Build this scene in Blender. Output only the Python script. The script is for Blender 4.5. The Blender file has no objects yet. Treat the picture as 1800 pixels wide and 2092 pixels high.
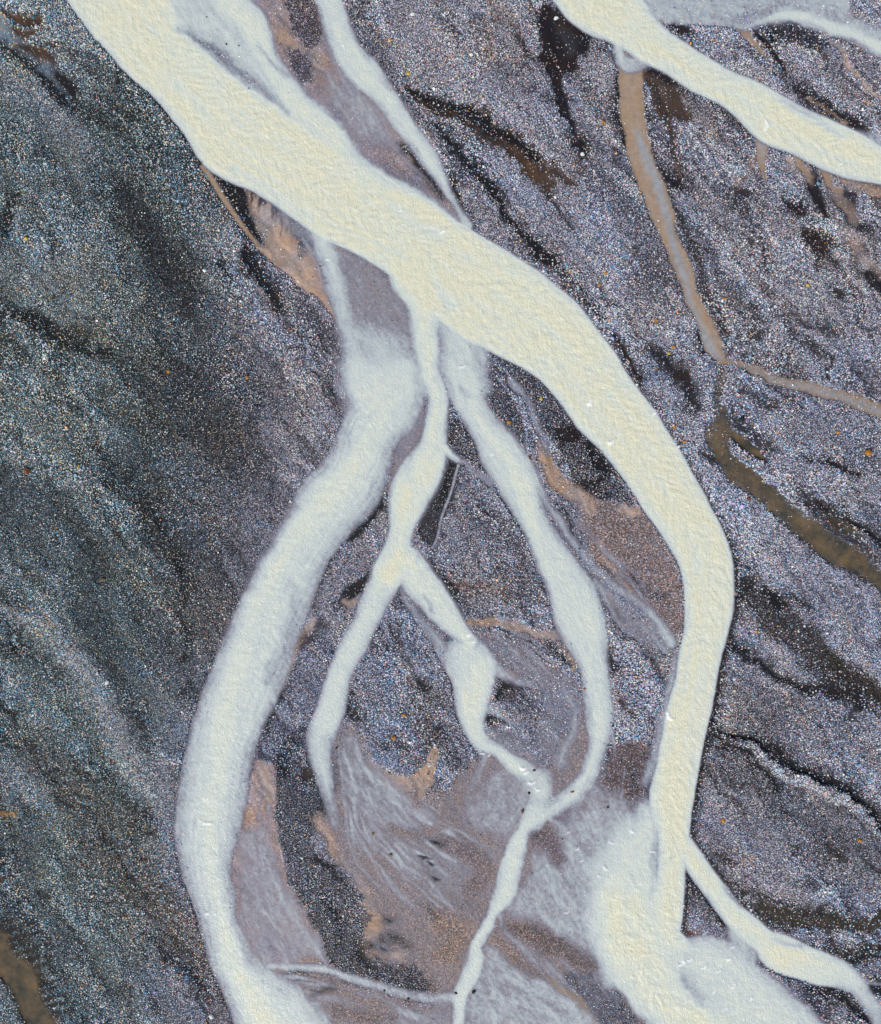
import bpy, math, random
import numpy as np

# ------------------------------------------------------------------ camera, sky, sun, exposure
S = 0.05                                   # metres per map unit (1 map unit = 5 cm on the river plain)
CX, CY = 900.0, 1046.0
sc = bpy.context.scene
cam_d = bpy.data.cameras.new("camera"); cam = bpy.data.objects.new("camera", cam_d)
sc.collection.objects.link(cam)
CAM_H = 120.0
cam.location = (0, 0, CAM_H); cam.rotation_euler = (0, 0, 0)
cam_d.sensor_fit = 'VERTICAL'; cam_d.angle = 2 * math.atan(CY * S / CAM_H)
cam_d.clip_start = 1.0; cam_d.clip_end = 6000.0
sc.camera = cam

SUN_EL, SUN_AZ = math.radians(43), math.radians(215)     # azimuth clockwise from the top of the map
w = bpy.data.worlds.new("World"); sc.world = w; w.use_nodes = True
nt = w.node_tree; bg = nt.nodes["Background"]
sky = nt.nodes.new("ShaderNodeTexSky"); sky.sky_type = 'NISHITA'; sky.sun_disc = False
sky.sun_elevation = SUN_EL; sky.sun_rotation = SUN_AZ
nt.links.new(sky.outputs[0], bg.inputs[0]); bg.inputs[1].default_value = 0.10
sun_d = bpy.data.lights.new("sun", 'SUN'); sun_d.energy = 3.6; sun_d.angle = math.radians(0.5)
sun_d.color = (1.0, 0.955, 0.88)
sun = bpy.data.objects.new("sun", sun_d); sc.collection.objects.link(sun)
sun.rotation_euler = (math.pi / 2 - SUN_EL, 0, math.pi - SUN_AZ)
sc.view_settings.view_transform = 'Standard'; sc.view_settings.look = 'None'
sc.view_settings.gamma = 1.0; sc.view_settings.use_curve_mapping = False
sc.view_settings.exposure = 0.0

rng = np.random.default_rng(7)

# ------------------------------------------------------------------ map grid and noise
G = 2.5
X0, X1, Y0, Y1 = -300.0, 2100.0, -340.0, 2440.0
xs = np.arange(X0, X1 + .1, G); ys = np.arange(Y0, Y1 + .1, G)
NX, NY = len(xs), len(ys)
X, Y = np.meshgrid(xs, ys); X = X.astype(np.float32); Y = Y.astype(np.float32)

def vnoise(x, y, seed=0):
    xi = np.floor(x); yi = np.floor(y)
    fx = (x - xi).astype(np.float32); fy = (y - yi).astype(np.float32)
    xi = xi.astype(np.int64); yi = yi.astype(np.int64)
    def h(a, b):
        n = (a * 374761393 + b * 668265263 + seed * 1442695041) & 0xFFFFFFFF
        n = ((n ^ (n >> 13)) * 1274126177) & 0xFFFFFFFF
        n = ((n ^ (n >> 16)) * 2246822519) & 0xFFFFFFFF
        return ((n >> 8) & 0xFFFF).astype(np.float32) / 65535.0
    fx = fx * fx * fx * (fx * (fx * 6 - 15) + 10); fy = fy * fy * fy * (fy * (fy * 6 - 15) + 10)
    a = h(xi, yi); b = h(xi + 1, yi); c = h(xi, yi + 1); d = h(xi + 1, yi + 1)
    return (a * (1 - fx) + b * fx) * (1 - fy) + (c * (1 - fx) + d * fx) * fy
def fbm(x, y, seed=0, o=3):
    r = 0; a = 1.0; t = 0
    for i in range(o):
        r = r + a * vnoise(x, y, seed + i * 17); t += a; a *= .55; x = x * 2.03 + 11.3; y = y * 2.03 + 5.7
    return r / t                              # 0..1
def sstep(a, b, v):
    t = np.clip((v - a) / (b - a), 0, 1); return t * t * (3 - 2 * t)

WC = [fbm(X / 55, Y / 55, 1, 2) - .5, fbm(X / 55, Y / 55, 2, 2) - .5]
WF = [fbm(X / 13, Y / 13, 3, 3) - .5, fbm(X / 13, Y / 13, 4, 3) - .5]
WX = WC[0] * 1.2 + WF[0]; WY = WC[1] * 1.2 + WF[1]

def crom(P, step=10.0):
    P = np.asarray(P, float); n = len(P); out = []
    for i in range(n - 1):
        p0 = P[max(i - 1, 0)]; p1 = P[i]; p2 = P[i + 1]; p3 = P[min(i + 2, n - 1)]
        k = max(1, int(np.hypot(*(p2[:2] - p1[:2])) / step))
        for j in range(k):
            t = j / k
            out.append(.5 * (2 * p1 + (p2 - p0) * t + (2 * p0 - 5 * p1 + 4 * p2 - p3) * t * t + (3 * p1 - p0 - 3 * p2 + p3) * t ** 3))
    out.append(P[-1]); return np.array(out)

def stroke(P, warp=6.0, pad=40.0, smooth=True, fine=1.0):
    """P: rows (x, y, halfwidth, strength).  Returns slice, e (inside distance), s, t, strength"""
    P = np.asarray(P, float)
    Q = crom(P) if smooth else P
    m = Q[:, 2].max() + pad + warp
    c0 = max(0, int((Q[:, 0].min() - m - X0) / G)); c1 = min(NX, int((Q[:, 0].max() + m - X0) / G) + 2)
    r0 = max(0, int((Q[:, 1].min() - m - Y0) / G)); r1 = min(NY, int((Q[:, 1].max() + m - Y0) / G) + 2)
    sl = (slice(r0, r1), slice(c0, c1))
    if r1 <= r0 or c1 <= c0: return None
    x = X[sl] + warp * 2 * (1.2 * WC[0][sl] + fine * WF[0][sl]); y = Y[sl] + warp * 2 * (1.2 * WC[1][sl] + fine * WF[1][sl])
    sh = x.shape
    E = np.full(sh, -1e4, np.float32); SS = np.zeros(sh, np.float32); T = np.zeros(sh, np.float32); D = np.zeros(sh, np.float32)
    acc = 0.0
    for i in range(len(Q) - 1):
        a = Q[i]; b = Q[i + 1]; d = b[:2] - a[:2]; L = math.hypot(*d)
        if L < 1e-6: continue
        mm = max(a[2], b[2]) + pad + warp
        j0 = max(0, int((min(a[0], b[0]) - mm - X0) / G) - c0); j1 = min(sh[1], int((max(a[0], b[0]) + mm - X0) / G) + 2 - c0)
        i0 = max(0, int((min(a[1], b[1]) - mm - Y0) / G) - r0); i1 = min(sh[0], int((max(a[1], b[1]) + mm - Y0) / G) + 2 - r0)
        if j1 > j0 and i1 > i0:
            q = (slice(i0, i1), slice(j0, j1))
            px = x[q] - a[0]; py = y[q] - a[1]
            tt = np.clip((px * d[0] + py * d[1]) / (L * L), 0, 1)
            dx = px - tt * d[0]; dy = py - tt * d[1]
            dist = np.hypot(dx, dy)
            e = a[2] + (b[2] - a[2]) * tt - dist
            up = e > E[q]
            E[q] = np.where(up, e, E[q]); SS[q] = np.where(up, acc + tt * L, SS[q])
            T[q] = np.where(up, np.sign(d[0] * py - d[1] * px) * dist, T[q])
            D[q] = np.where(up, a[3] + (b[3] - a[3]) * tt, D[q])
        acc += L
    return sl, E, SS, T, D

def poly(P, warp=6.0, pad=60.0):
    P = crom(np.array(list(P) + [P[0]], float), 14.0)
    m = pad + warp
    c0 = max(0, int((P[:, 0].min() - m - X0) / G)); c1 = min(NX, int((P[:, 0].max() + m - X0) / G) + 2)
    r0 = max(0, int((P[:, 1].min() - m - Y0) / G)); r1 = min(NY, int((P[:, 1].max() + m - Y0) / G) + 2)
    sl = (slice(r0, r1), slice(c0, c1))
    x = X[sl] + warp * 2 * WX[sl]; y = Y[sl] + warp * 2 * WY[sl]
    best = np.full(x.shape, 1e4, np.float32); ins = np.zeros(x.shape, bool)
    for i in range(len(P) - 1):
        a = P[i]; b = P[i + 1]; d = b - a; L2 = d[0] ** 2 + d[1] ** 2
        if L2 < 1e-9: continue
        tt = np.clip(((x - a[0]) * d[0] + (y - a[1]) * d[1]) / L2, 0, 1)
        best = np.minimum(best, np.hypot(x - a[0] - tt * d[0], y - a[1] - tt * d[1]))
        c = ((a[1] > y) != (b[1] > y)) & (x < (b[0] - a[0]) * (y - a[1]) / (b[1] - a[1] + 1e-12) + a[0])
        ins ^= c
    return sl, np.where(ins, best, -best)

def pairs(rows, d=1.0):
    out = []
    for r in rows:
        lx, ly, rx, ry = r[:4]
        out.append(((lx + rx) / 2, (ly + ry) / 2, math.hypot(rx - lx, ry - ly) / 2, r[4] if len(r) > 4 else d))
    return out

# ------------------------------------------------------------------ land fields
def lin(r, g, b):
    f = lambda v: (v / 255 / 12.92) if v / 255 <= .04045 else ((v / 255 + .055) / 1.055) ** 2.4
    return np.array([f(r), f(g), f(b)], np.float32)
side = sstep(-120, 160, (X - 420) - (Y - 600) * -.12 - np.where(Y > 900, (Y - 900) * .05, 0))   # 0 west bank, 1 middle and east
dirx, diry = .62, .785
U = X * dirx + Y * diry; V = -X * diry + Y * dirx
Uw = U + 60 * WC[0]; Vw = V + 60 * WC[1]
streak = fbm(Uw / 190, Vw / 26, 21, 4)                    # long bars left by old floods
patch = fbm(X / 160, Y / 160, 31, 3)
cWest = lin(76, 85, 86); cEast = lin(126, 126, 136)
GC = (cWest[None, None] * (1 - side[..., None]) + cEast[None, None] * side[..., None]).astype(np.float32)
GC = GC * (0.65 + 0.7 * streak)[..., None]
DENS = np.clip(.80 + .85 * (streak - .5) + .45 * (patch - .5), .2, 1).astype(np.float32)
BRI = ((1.0 - .12 * (1 - side)) * (.66 + .6 * streak + .22 * fbm(Uw / 420, Vw / 150, 44, 2))).astype(np.float32)      # stone tone, sorted by each flood
SIZE = (1.0 + .9 * (fbm(Uw / 130, Vw / 34, 41, 3) - .5) + .5 * (fbm(X / 300, Y / 300, 43, 2) - .5)).astype(np.float32)
HL = (.10 + .30 * (streak - .5) + .12 * (patch - .5)).astype(np.float32)
GRAV = np.ones_like(HL)
WET = np.zeros_like(HL)

hol = fbm(Uw / 95 + 7, Vw / 20 + 3, 23, 4); hol2 = fbm(Uw / 300, Vw / 90, 24, 2)
hm = sstep(.55, .70, hol * .62 + hol2 * .46) * .9
GC = GC * (1 - .55 * hm)[..., None]; DENS = DENS * (1 - .55 * hm); BRI = BRI * (1 - .12 * hm); HL = HL - .06 * hm
bar = sstep(.56, .72, fbm(Uw / 120 + 3, Vw / 24 + 9, 25, 4))
DENS = np.clip(DENS + .25 * bar, 0, 1); BRI = BRI * (1 + .16 * bar); SIZE = SIZE * (1 + .12 * bar)
tn = fbm(Uw / 110 + 5, Vw / 30, 51, 3) - .5; tn2 = fbm(X / 210, Y / 210, 52, 2) - .5
TINT = 1 + (tn * .75 + tn2 * .5)[..., None] * np.array([.32, .05, -.32], np.float32)
TINT = TINT * (side[..., None] * np.array([1.01, .99, 1.03], np.float32) + (1 - side[..., None]) * np.array([.95, 1.02, 1.0], np.float32))
TINT = TINT.astype(np.float32); GC = (GC * TINT).astype(np.float32)
rd = 1 - np.abs(2 * fbm((U + 50 * WC[0]) / 330, (V + 50 * WC[1]) / 30, 53, 3) - 1)
ln_ = sstep(.93, .985, rd) * side * sstep(.42, .6, fbm(U / 90, V / 60, 54, 2))
GC = GC * (1 - .6 * ln_)[..., None]; DENS = DENS * (1 - .65 * ln_)
def mixf(F, sl, m, v):
    if F.ndim == 3: F[sl] = F[sl] * (1 - m[..., None]) + np.asarray(v, np.float32) * m[..., None]
    else: F[sl] = F[sl] * (1 - m) + v * m
def paint(sl, m, col=None, dens=None, bri=None, h=None, grav=None, wet=None, size=None):
    m = m.astype(np.float32)
    if col is not None: mixf(GC, sl, m, col)
    if dens is not None: mixf(DENS, sl, m, dens)
    if bri is not None: mixf(BRI, sl, m, bri)
    if h is not None: mixf(HL, sl, m, h)
    if grav is not None: mixf(GRAV, sl, m, grav)
    if wet is not None: mixf(WET, sl, m, wet)
    if size is not None: mixf(SIZE, sl, m, size)
def pstroke(P, soft, k=1.0, warp=8, **kw):
    P = [tuple(p) + (1.0,) if len(p) == 3 else p for p in P]
    if kw.get('wet', 0) >= .8 and warp > 4: P = [(p[0], p[1], p[2] * 1.35, p[3]) for p in P]
    if kw.get('wet', 0) >= .7 and kw.get('dens', 1) < .3:          # thinning fringe of stones round bare wet sand
        r = stroke(P, warp * 1.6, soft + 24)
        if r: paint(r[0], sstep(-18, 3, r[1]) * r[4] * k * .8, col=np.asarray(kw['col']) * 1.25, dens=.42)
    r = stroke(P, warp, soft + 8)
    if r: paint(r[0], sstep(-soft, soft, r[1]) * r[4] * k, **kw)
def ppoly(P, soft, k=1.0, warp=8, **kw):
    if kw.get('wet', 0) >= .7 and kw.get('dens', 1) < .3:
        sl, e = poly(P, warp * 1.6, soft + 24); paint(sl, sstep(-14, 4, e) * k * .75, col=np.asarray(kw['col']) * 1.25, dens=.42)
    sl, e = poly(P, warp, soft + 8); paint(sl, sstep(-soft, soft, e) * k, **kw)

DARK = lin(36, 29, 29); BROWN = lin(72, 56, 45); TAN = lin(172, 148, 132); PINK = lin(170, 148, 142)
LAV = lin(150, 142, 152); OLIVE = lin(86, 80, 62); REDB = lin(136, 116, 110); BLACK = lin(22, 20, 22); SLATE = lin(60, 62, 66)
dark = dict(col=DARK, dens=.05, bri=.6, h=-.03, grav=.1, wet=1)
brown = dict(col=BROWN, dens=.05, bri=.6, h=-.03, grav=.1, wet=1)
black = dict(col=BLACK, dens=.12, bri=.9, h=-.02, grav=.3, wet=.8)
tan = dict(col=TAN, dens=.03, bri=.8, h=-.012, grav=.12, wet=.3)

# ---- broad tones of the west bank
pstroke([(240,380,60),(340,560,110),(420,800,150),(400,1050,130),(380,1300,90)], 110, .75, 30, col=lin(50,54,56), bri=.68, dens=.62)
pstroke([(300,190,40),(380,330,40),(460,470,36)], 40, .5, 10, bri=.95, dens=.8)
pstroke([(20,200,90),(120,420,110),(220,640,70)], 90, .6, 30, bri=1.12, dens=.92)
pstroke([(60,840,90),(160,940,60)], 60, .5, 30, bri=.95, dens=.85)
pstroke([(255,390,22),(300,470,34),(345,535,36),(380,600,26),(390,650,8)], 26, .9, col=SLATE*.55, dens=.22, bri=.6, size=.75)
pstroke([(280,740,45),(370,800,80),(440,870,60),(470,960,30)], 50, .62, col=SLATE*.6, dens=.33, bri=.6, size=.8)
pstroke([(100,1000,30),(180,1120,34),(190,1290,36),(240,1400,26),(300,1500,14)], 34, .6, col=SLATE*.6, dens=.4, bri=.55, size=.75)
pstroke([(20,1000,46),(60,1090,46),(90,1160,30)], 40, .5, col=SLATE, dens=.5, bri=.62, size=.7)
pstroke([(0,640,10),(60,650,17),(110,678,21),(160,695,17),(220,728,9)], 9, .92, 12, col=BLACK, dens=.3, bri=.75, grav=.4)
pstroke([(120,760,8),(160,840,16),(100,810,8)], 16, .5, col=BLACK, dens=.45)
pstroke([(503,500,5),(520,540,8),(540,575,7),(570,625,3)], 3, .95, 8, **black)
pstroke([(450,528,1.5),(465,550,2.5),(475,570,1.5)], 2, .9, 6, **black)
pstroke([(230,300,5),(180,320,8),(205,395,9),(250,460,8)], 12, .5, 10, col=BLACK, dens=.4)
pstroke([(25,405,9),(22,440,14),(12,480,8)], 10, .8, 8, col=BLACK, dens=.25)
pstroke([(200,910,10),(250,980,18),(310,1045,26),(345,1100,18),(366,1180,16),(380,1210,5)], 22, .72, 12, col=BLACK, dens=.42)
pstroke([(360,1150,10),(372,1190,10),(366,1250,7),(380,1300,10),(368,1350,8)], 9, .8, 12, col=BLACK, dens=.3)
pstroke([(0,1242,8),(84,1280,16),(151,1347,22),(202,1430,22),(260,1540,26),(330,1640,20)], 22, .9, col=lin(138,138,142), dens=1, bri=1.3)
pstroke([(0,1320,12),(40,1330,12)], 8, .8, 12, col=BLACK, dens=.3)
pstroke([(0,560,20),(90,560,40),(170,560,36),(150,640,24)], 40, .6, col=lin(110,112,112), dens=.92, bri=1.05)
pstroke([(60,60,30),(130,80,60),(170,40,40)], 50, .6, col=lin(120,118,128), dens=.95, bri=1.08)
pstroke([(10,160,30),(90,210,30),(170,300,24)], 30, .6, col=lin(120,120,130), dens=.95, bri=1.05)
pstroke([(0,1600,30),(40,1590,36),(80,1620,20)], 30, .6, col=lin(125,125,132), dens=.95, bri=1.1)
pstroke([(335,1560,26),(345,1660,16),(345,1740,12),(380,1840,9)], 14, .8, col=lin(130,128,136), dens=.98, bri=1.12)
pstroke([(80,1530,24),(160,1640,46),(230,1740,66),(320,1840,62),(395,1960,40),(440,2050,18)], 40, .6, col=lin(76,68,62), dens=.5, bri=.72)
pstroke([(180,1660,3),(210,1700,6),(255,1770,4),(320,1850,4)], 6, .85, 8, col=BLACK, dens=.3)
pstroke([(300,1910,10),(345,1955,10),(395,2000,12),(435,2045,7)], 9, .85, 12, col=BLACK, dens=.3)
pstroke([(60,1700,24),(30,1830,26),(90,1910,20)], 34, .6, col=lin(66,74,84), dens=.7, bri=.85)
pstroke([(120,1940,24),(190,2000,30),(230,2070,26)], 30, .5, col=lin(74,82,92), dens=.8, bri=.95)
pstroke([(-20,1666,7),(30,1668,4)], 4, .9, 6, col=lin(150,118,74), dens=.1, grav=.2)
pstroke([(-20,1796,6),(22,1794,3)], 4, .9, 6, col=lin(140,110,74), dens=.1, grav=.2)
for k in range(9):
    yy = 1720 + k * 26; pstroke([(-20, yy, 7), (18 + 9 * (k % 3), yy - 6, 5), (44 + 14 * (k % 3), yy - 20, 1.5)], 5, .7, 6, col=lin(40,42,48), dens=.2)
# brown creek in the south-west corner, with combed edge
BC = [(-40,1860),(6,1905),(25,1945),(50,1968),(70,1985),(82,2030),(100,2070),(118,2100),(140,2180),(70,2180),(52,2095),(38,2060),(15,2010),(-40,1950)]
ppoly(BC, 4, 1, 5, col=lin(86,74,58), dens=.05, bri=.6, h=-.06, grav=.1, wet=1)
for k in range(13):
    t = k / 12; x0 = 8 + t * 100; y0 = 1890 + t * 190
    pstroke([(x0 - 8, y0, 6), (x0 + 14, y0 - 7, 5), (x0 + 42 + 12 * (k % 3), y0 - 22, 1)], 4, .9, 4, col=lin(48,40,36), dens=.05, grav=.1)
# ---- puddle and algae in the north-west corner
ppoly([(-40,0),(0,30),(30,65),(70,95),(105,120),(130,160),(148,205),(120,185),(95,165),(60,130),(20,100),(-40,70)], 5, .95, 8, col=lin(112,120,126), dens=.06, h=-.04, grav=.1, wet=.6)
ppoly([(2,18),(30,28),(60,32),(88,34),(84,46),(50,52),(15,38)], 4, .95, 6, **brown)
ppoly([(20,52),(60,60),(86,56),(70,70),(35,70)], 4, .9, 6, **brown)
pstroke([(38,95,3),(75,108,7),(110,124,4)], 3, .95, 5, **brown)
pstroke([(118,150,4),(140,168,8),(150,190,4)], 3, .95, 7, **dark)
pstroke([(-10,84,3),(40,118,3),(80,150,4),(120,190,6),(150,222,4)], 4, .8, 7, **black)
pstroke([(85,92,7),(125,98,8),(170,106,4)], 9, .7, 8, col=BLACK, dens=.3)

# ---- broad tones of the middle and east
pstroke([(735,20,34),(752,90,36),(785,160,26),(840,240,18)], 22, .65, col=lin(66,62,70), dens=.6, bri=.62)
pstroke([(850,20,50),(880,100,60),(950,180,60),(1050,250,50),(1130,330,30),(1160,420,24)], 40, .7, col=lin(136,132,142), dens=1, bri=1.08)
pstroke([(1005,-20,12),(998,80,14),(990,150,8)], 14, .6, col=lin(150,128,116), dens=.6)
pstroke([(1040,20,20),(1050,90,18),(1075,150,12)], 20, .45, col=lin(150,130,116), dens=.55)
pstroke([(1048,60,4),(1070,95,8),(1078,135,5)], 7, .75, 8, col=DARK, dens=.3)
pstroke([(1150,430,40),(1230,560,60),(1330,640,44),(1420,720,20)], 50, .45, col=lin(116,112,124), dens=.85, bri=.95)
pstroke([(1560,900,60),(1680,900,70),(1780,900,40)], 50, .5, col=lin(110,108,122), dens=.9, bri=.95)
pstroke([(1500,1560,40),(1600,1650,60),(1720,1700,70),(1780,1760,50)], 50, .55, col=lin(78,78,84), dens=.6, bri=.75, size=.85)
pstroke([(1440,1660,24),(1480,1740,34),(1560,1790,30)], 30, .5, col=lin(120,116,130), dens=.95, bri=1.02)
pstroke([(1460,1370,24),(1560,1470,60),(1680,1480,60),(1780,1540,40)], 50, .5, col=lin(88,86,92), dens=.75, bri=.85)
pstroke([(880,1430,40),(850,1500,40),(860,1560,30)], 40, .6, col=lin(76,64,54), dens=.5, bri=.7)
pstroke([(800,1340,30),(780,1440,30),(900,1430,30)], 40, .5, col=lin(92,86,88), dens=.8)
pstroke([(960,1060,30),(1020,1100,40),(1060,1180,36)], 30, .5, col=lin(80,76,80), dens=.7, bri=.8)
pstroke([(930,1190,12),(970,1200,18),(1040,1220,10)], 14, .6, col=lin(120,98,80), dens=.3)
pstroke([(905,1182,4),(925,1195,7),(935,1210,6)], 5, .8, 5, col=DARK, dens=.1)
# ---- dark hollows and old channels of the east bank
ppoly([(1110,4),(1150,10),(1200,32),(1198,105),(1178,120),(1172,145),(1140,160),(1124,142),(1110,90)], 5, .97, 9, **dark)
pstroke([(1150,20,10),(1165,60,18),(1160,100,10)], 14, .6, 8, col=lin(66,58,54))
pstroke([(1118,120,9),(1138,170,9),(1148,215,8),(1160,245,6),(1172,272,3)], 3, .95, 6, **dark)
pstroke([(1174,285,5),(1186,302,11),(1188,322,5)], 4, .95, 8, **dark)
pstroke([(845,180,6),(869,202,9),(920,222,11),(970,243,12),(1004,269,13),(1054,303,15),(1090,340,16),(1112,372,14),(1120,398,3)], 4, .97, 10, **brown)
pstroke([(845,178,5),(890,200,7),(940,222,6),(1000,256,5),(1060,296,6),(1100,330,5)], 3, .8, 9, **black)
pstroke([(1130,350,5),(1150,362,6),(1174,380,2)], 3, .95, 6, **brown)
pstroke([(1120,395,2),(1140,430,1.5),(1165,465,1)], 2, .8, 6, **dark)
pstroke([(890,250,3),(915,285,5),(940,312,6),(970,342,7),(1000,366,8),(1021,404,6),(1054,461,4),(1088,505,8),(1108,528,13),(1126,540,6)], 4, .95, 9, **black)
pstroke([(905,255,10),(935,270,14),(965,300,14),(985,330,12)], 10, .7, 10, col=BLACK, dens=.45)
pstroke([(926,350,2),(936,390,3.5),(948,430,3),(963,458,2)], 2.5, .9, 7, **black)
pstroke([(1130,545,4),(1180,590,5),(1210,620,6),(1240,650,4)], 5, .8, 10, col=BLACK, dens=.3)
pstroke([(1258,690,3),(1272,715,4),(1292,745,3),(1312,770,2)], 3, .9, 6, **dark)
pstroke([(1310,720,5),(1358,738,8),(1385,772,11),(1415,803,11),(1436,832,5)], 8, .85, 10, **dark)
pstroke([(1500,400,8),(1530,440,10),(1570,520,8),(1560,560,6)], 10, .6, 10, col=DARK, dens=.35)
pstroke([(1505,385,5),(1530,395,8)], 6, .8, 8, **dark)
pstroke([(1612,415,5),(1632,428,8),(1645,440,4)], 5, .85, 8, **dark)
pstroke([(1652,470,7),(1668,495,10),(1678,525,3)], 7, .9, 8, **dark)
pstroke([(1670,490,6),(1700,505,2)], 6, .8, 8, **dark)
ppoly([(1368,47),(1400,50),(1420,62),(1405,70),(1375,60)], 4, .9, 8, **dark)
ppoly([(1558,50),(1620,48),(1668,62),(1702,90),(1690,97),(1640,92),(1590,86)], 7, .85, 8, col=lin(52,50,58), dens=.12, h=-.02, wet=.8)
pstroke([(1540,62,6),(1562,92,7),(1590,122,5),(1617,150,2)], 3, .95, 5, col=lin(166,136,112), dens=.1, grav=.1)
pstroke([(1541,62,4),(1564,90,6.5),(1585,118,5),(1610,145,2)], 2.5, .97, 4, **dark)
pstroke([(1568,70,3),(1582,90,4)], 4, .9, 5, **black)
pstroke([(1500,90,8),(1540,110,10),(1580,150,8)], 10, .6, 8, col=BLACK, dens=.35)
pstroke([(1702,86,5),(1722,118,4),(1738,140,4),(1770,180,5),(1810,215,7)], 3, .85, 6, **tan)
pstroke([(1628,180,4),(1671,206,8),(1725,240,9),(1772,274,6)], 6, .9, 8, **dark)
pstroke([(1650,196,3),(1690,222,3),(1730,250,2)], 2.5, .8, 6, **tan)
pstroke([(1600,160,8),(1650,190,16),(1700,225,14)], 14, .5, 8, col=DARK, dens=.45)
pstroke([(1650,355,6),(1660,385,9),(1672,410,7),(1690,440,3)], 4, .93, 6, **dark)
ppoly([(1693,372),(1720,384),(1764,398),(1748,432),(1772,470),(1735,456),(1712,428),(1700,400)], 4, .93, 7, col=lin(48,42,48), dens=.08, h=-.03, wet=1, grav=.2)
pstroke([(1615,318,8),(1640,350,10),(1650,375,5)], 7, .7, 10, **tan)
pstroke([(1660,325,8),(1690,365,10),(1720,410,12),(1750,450,10)], 9, .6, 10, **tan)
pstroke([(1540,320,8),(1530,350,12),(1510,370,8)], 9, .45, 10, **tan)
ppoly([(1683,332),(1740,346),(1840,380),(1840,425),(1760,392),(1715,368)], 8, .75, 10, **tan)
pstroke([(1725,470,8),(1750,505,12),(1790,560,12),(1830,600,10)], 10, .6, 10, **tan)
pstroke([(1770,555,6),(1800,590,8)], 4, .9, 6, **dark)
pstroke([(1316,150,8),(1340,160,16),(1358,190,18),(1385,225,14),(1412,238,3)], 5, .93, 8, **brown)
pstroke([(1330,140,6),(1350,150,8),(1360,165,5)], 4, .8, 6, **dark)
pstroke([(1345,205,10),(1358,240,7),(1372,290,3),(1380,340,2.5),(1382,358,2)], 4, .9, 5, **brown)
pstroke([(1345,350,5),(1365,365,6),(1390,385,3)], 4, .9, 6, **black)
pstroke([(1312,170,3),(1320,240,4),(1332,300,5),(1352,360,6),(1376,415,7),(1402,471,9),(1430,540,11),(1442,590,11),(1462,640,10),(1480,690,7),(1487,722,3)], 6, .8, 5, col=lin(46,42,44), dens=.22, h=-.01, wet=.6)
pstroke([(1262,160,3),(1264,220,3),(1272,290,3)], 3, .8, 6, **black)
pstroke([(1430,690,4),(1440,720,4)], 3, .85, 6, **black)
pstroke([(1700,595,2),(1722,606,3)], 3, .9, 5, **dark)
pstroke([(1610,640,3),(1660,660,5),(1700,690,3)], 5, .6, 9, **dark)
pstroke([(1600,660,3),(1640,700,3),(1680,730,3)], 5, .6, 9, **dark)
pstroke([(1520,800,6),(1570,830,8),(1600,822,4)], 8, .6, 10, **dark)
pstroke([(1490,830,5),(1520,880,8),(1570,910,9),(1600,925,4)], 8, .65, 12, **dark)
pstroke([(1690,945,2),(1720,957,4),(1755,966,3)], 3, .9, 5, **black)
pstroke([(1640,935,2),(1680,950,2)], 3, .8, 5, **black)
pstroke([(1435,930,4),(1455,942,6)], 5, .8, 6, **dark)
pstroke([(1668,1028,3),(1692,1042,4)], 4, .9, 5, **black)
pstroke([(1640,1010,10),(1690,1060,16),(1730,1095,12),(1780,1140,6)], 12, .7, 10, **dark)
pstroke([(1700,1042,4),(1745,1066,5),(1800,1108,6),(1840,1150,6)], 4, .92, 7, **black)
pstroke([(1700,1056,6),(1722,1076,9),(1742,1090,4)], 4, .85, 5, col=lin(70,60,46), dens=.1, wet=.8)
pstroke([(1510,1205,10),(1560,1235,22),(1620,1290,24),(1690,1350,22),(1740,1400,20),(1800,1440,18),(1860,1480,18)], 9, .82, 9, col=lin(52,48,48), dens=.22, bri=.7, h=-.02, wet=.8)
ppoly([(1561,1204),(1590,1211),(1610,1240),(1596,1253),(1575,1230)], 4, .95, 5, **black)
pstroke([(1610,1215,2),(1640,1232,3),(1652,1240,2)], 3, .8, 5, **black)
pstroke([(1690,1335,6),(1745,1392,11),(1800,1424,12),(1850,1460,12)], 5, .9, 6, col=lin(50,44,38), dens=.05, wet=1)
pstroke([(1482,1312,7),(1500,1322,7),(1537,1347,5),(1604,1382,5),(1654,1405,6),(1725,1421,7),(1752,1431,4)], 4, .93, 8, **black)
pstroke([(1660,1396,5),(1700,1404,7),(1745,1418,6),(1760,1445,6)], 7, .85, 8, **dark)
pstroke([(1735,1470,6),(1755,1440,6)], 8, .6, 8, **dark)
pstroke([(1500,1195,8),(1530,1200,14)], 12, .6, 10, **dark)
# gravel ridge with a sunken black strip along its north-east side
pstroke([(1450,1478,7),(1520,1515,11),(1570,1555,12),(1620,1590,14),(1680,1614,11),(1740,1640,10),(1790,1690,8),(1850,1750,8)], 5, .9, 9, col=lin(150,148,152), dens=1, bri=1.35, h=.34, size=1.25)
pstroke([(1465,1488,2),(1520,1505,4),(1587,1536,6),(1621,1566,7),(1671,1590,7),(1722,1606,6),(1752,1633,6),(1779,1657,5),(1800,1692,4),(1860,1760,5)], 3, .95, 7, **black)
pstroke([(1460,1500,3),(1500,1520,4),(1535,1545,3)], 3, .9, 7, **black)
pstroke([(1545,1562,3),(1566,1580,4),(1588,1606,4)], 3, .9, 7, **black)
pstroke([(1448,1524,1.5),(1475,1526,2.5),(1500,1536,1.5)], 2, .9, 4, col=lin(44,30,28), dens=.05)
pstroke([(1690,1745,16),(1740,1775,26),(1790,1800,20)], 18, .5, 12, col=lin(130,128,132), dens=.95, bri=1.15)
pstroke([(1690,1735,5),(1712,1752,6)], 6, .8, 8, **dark)
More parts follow.
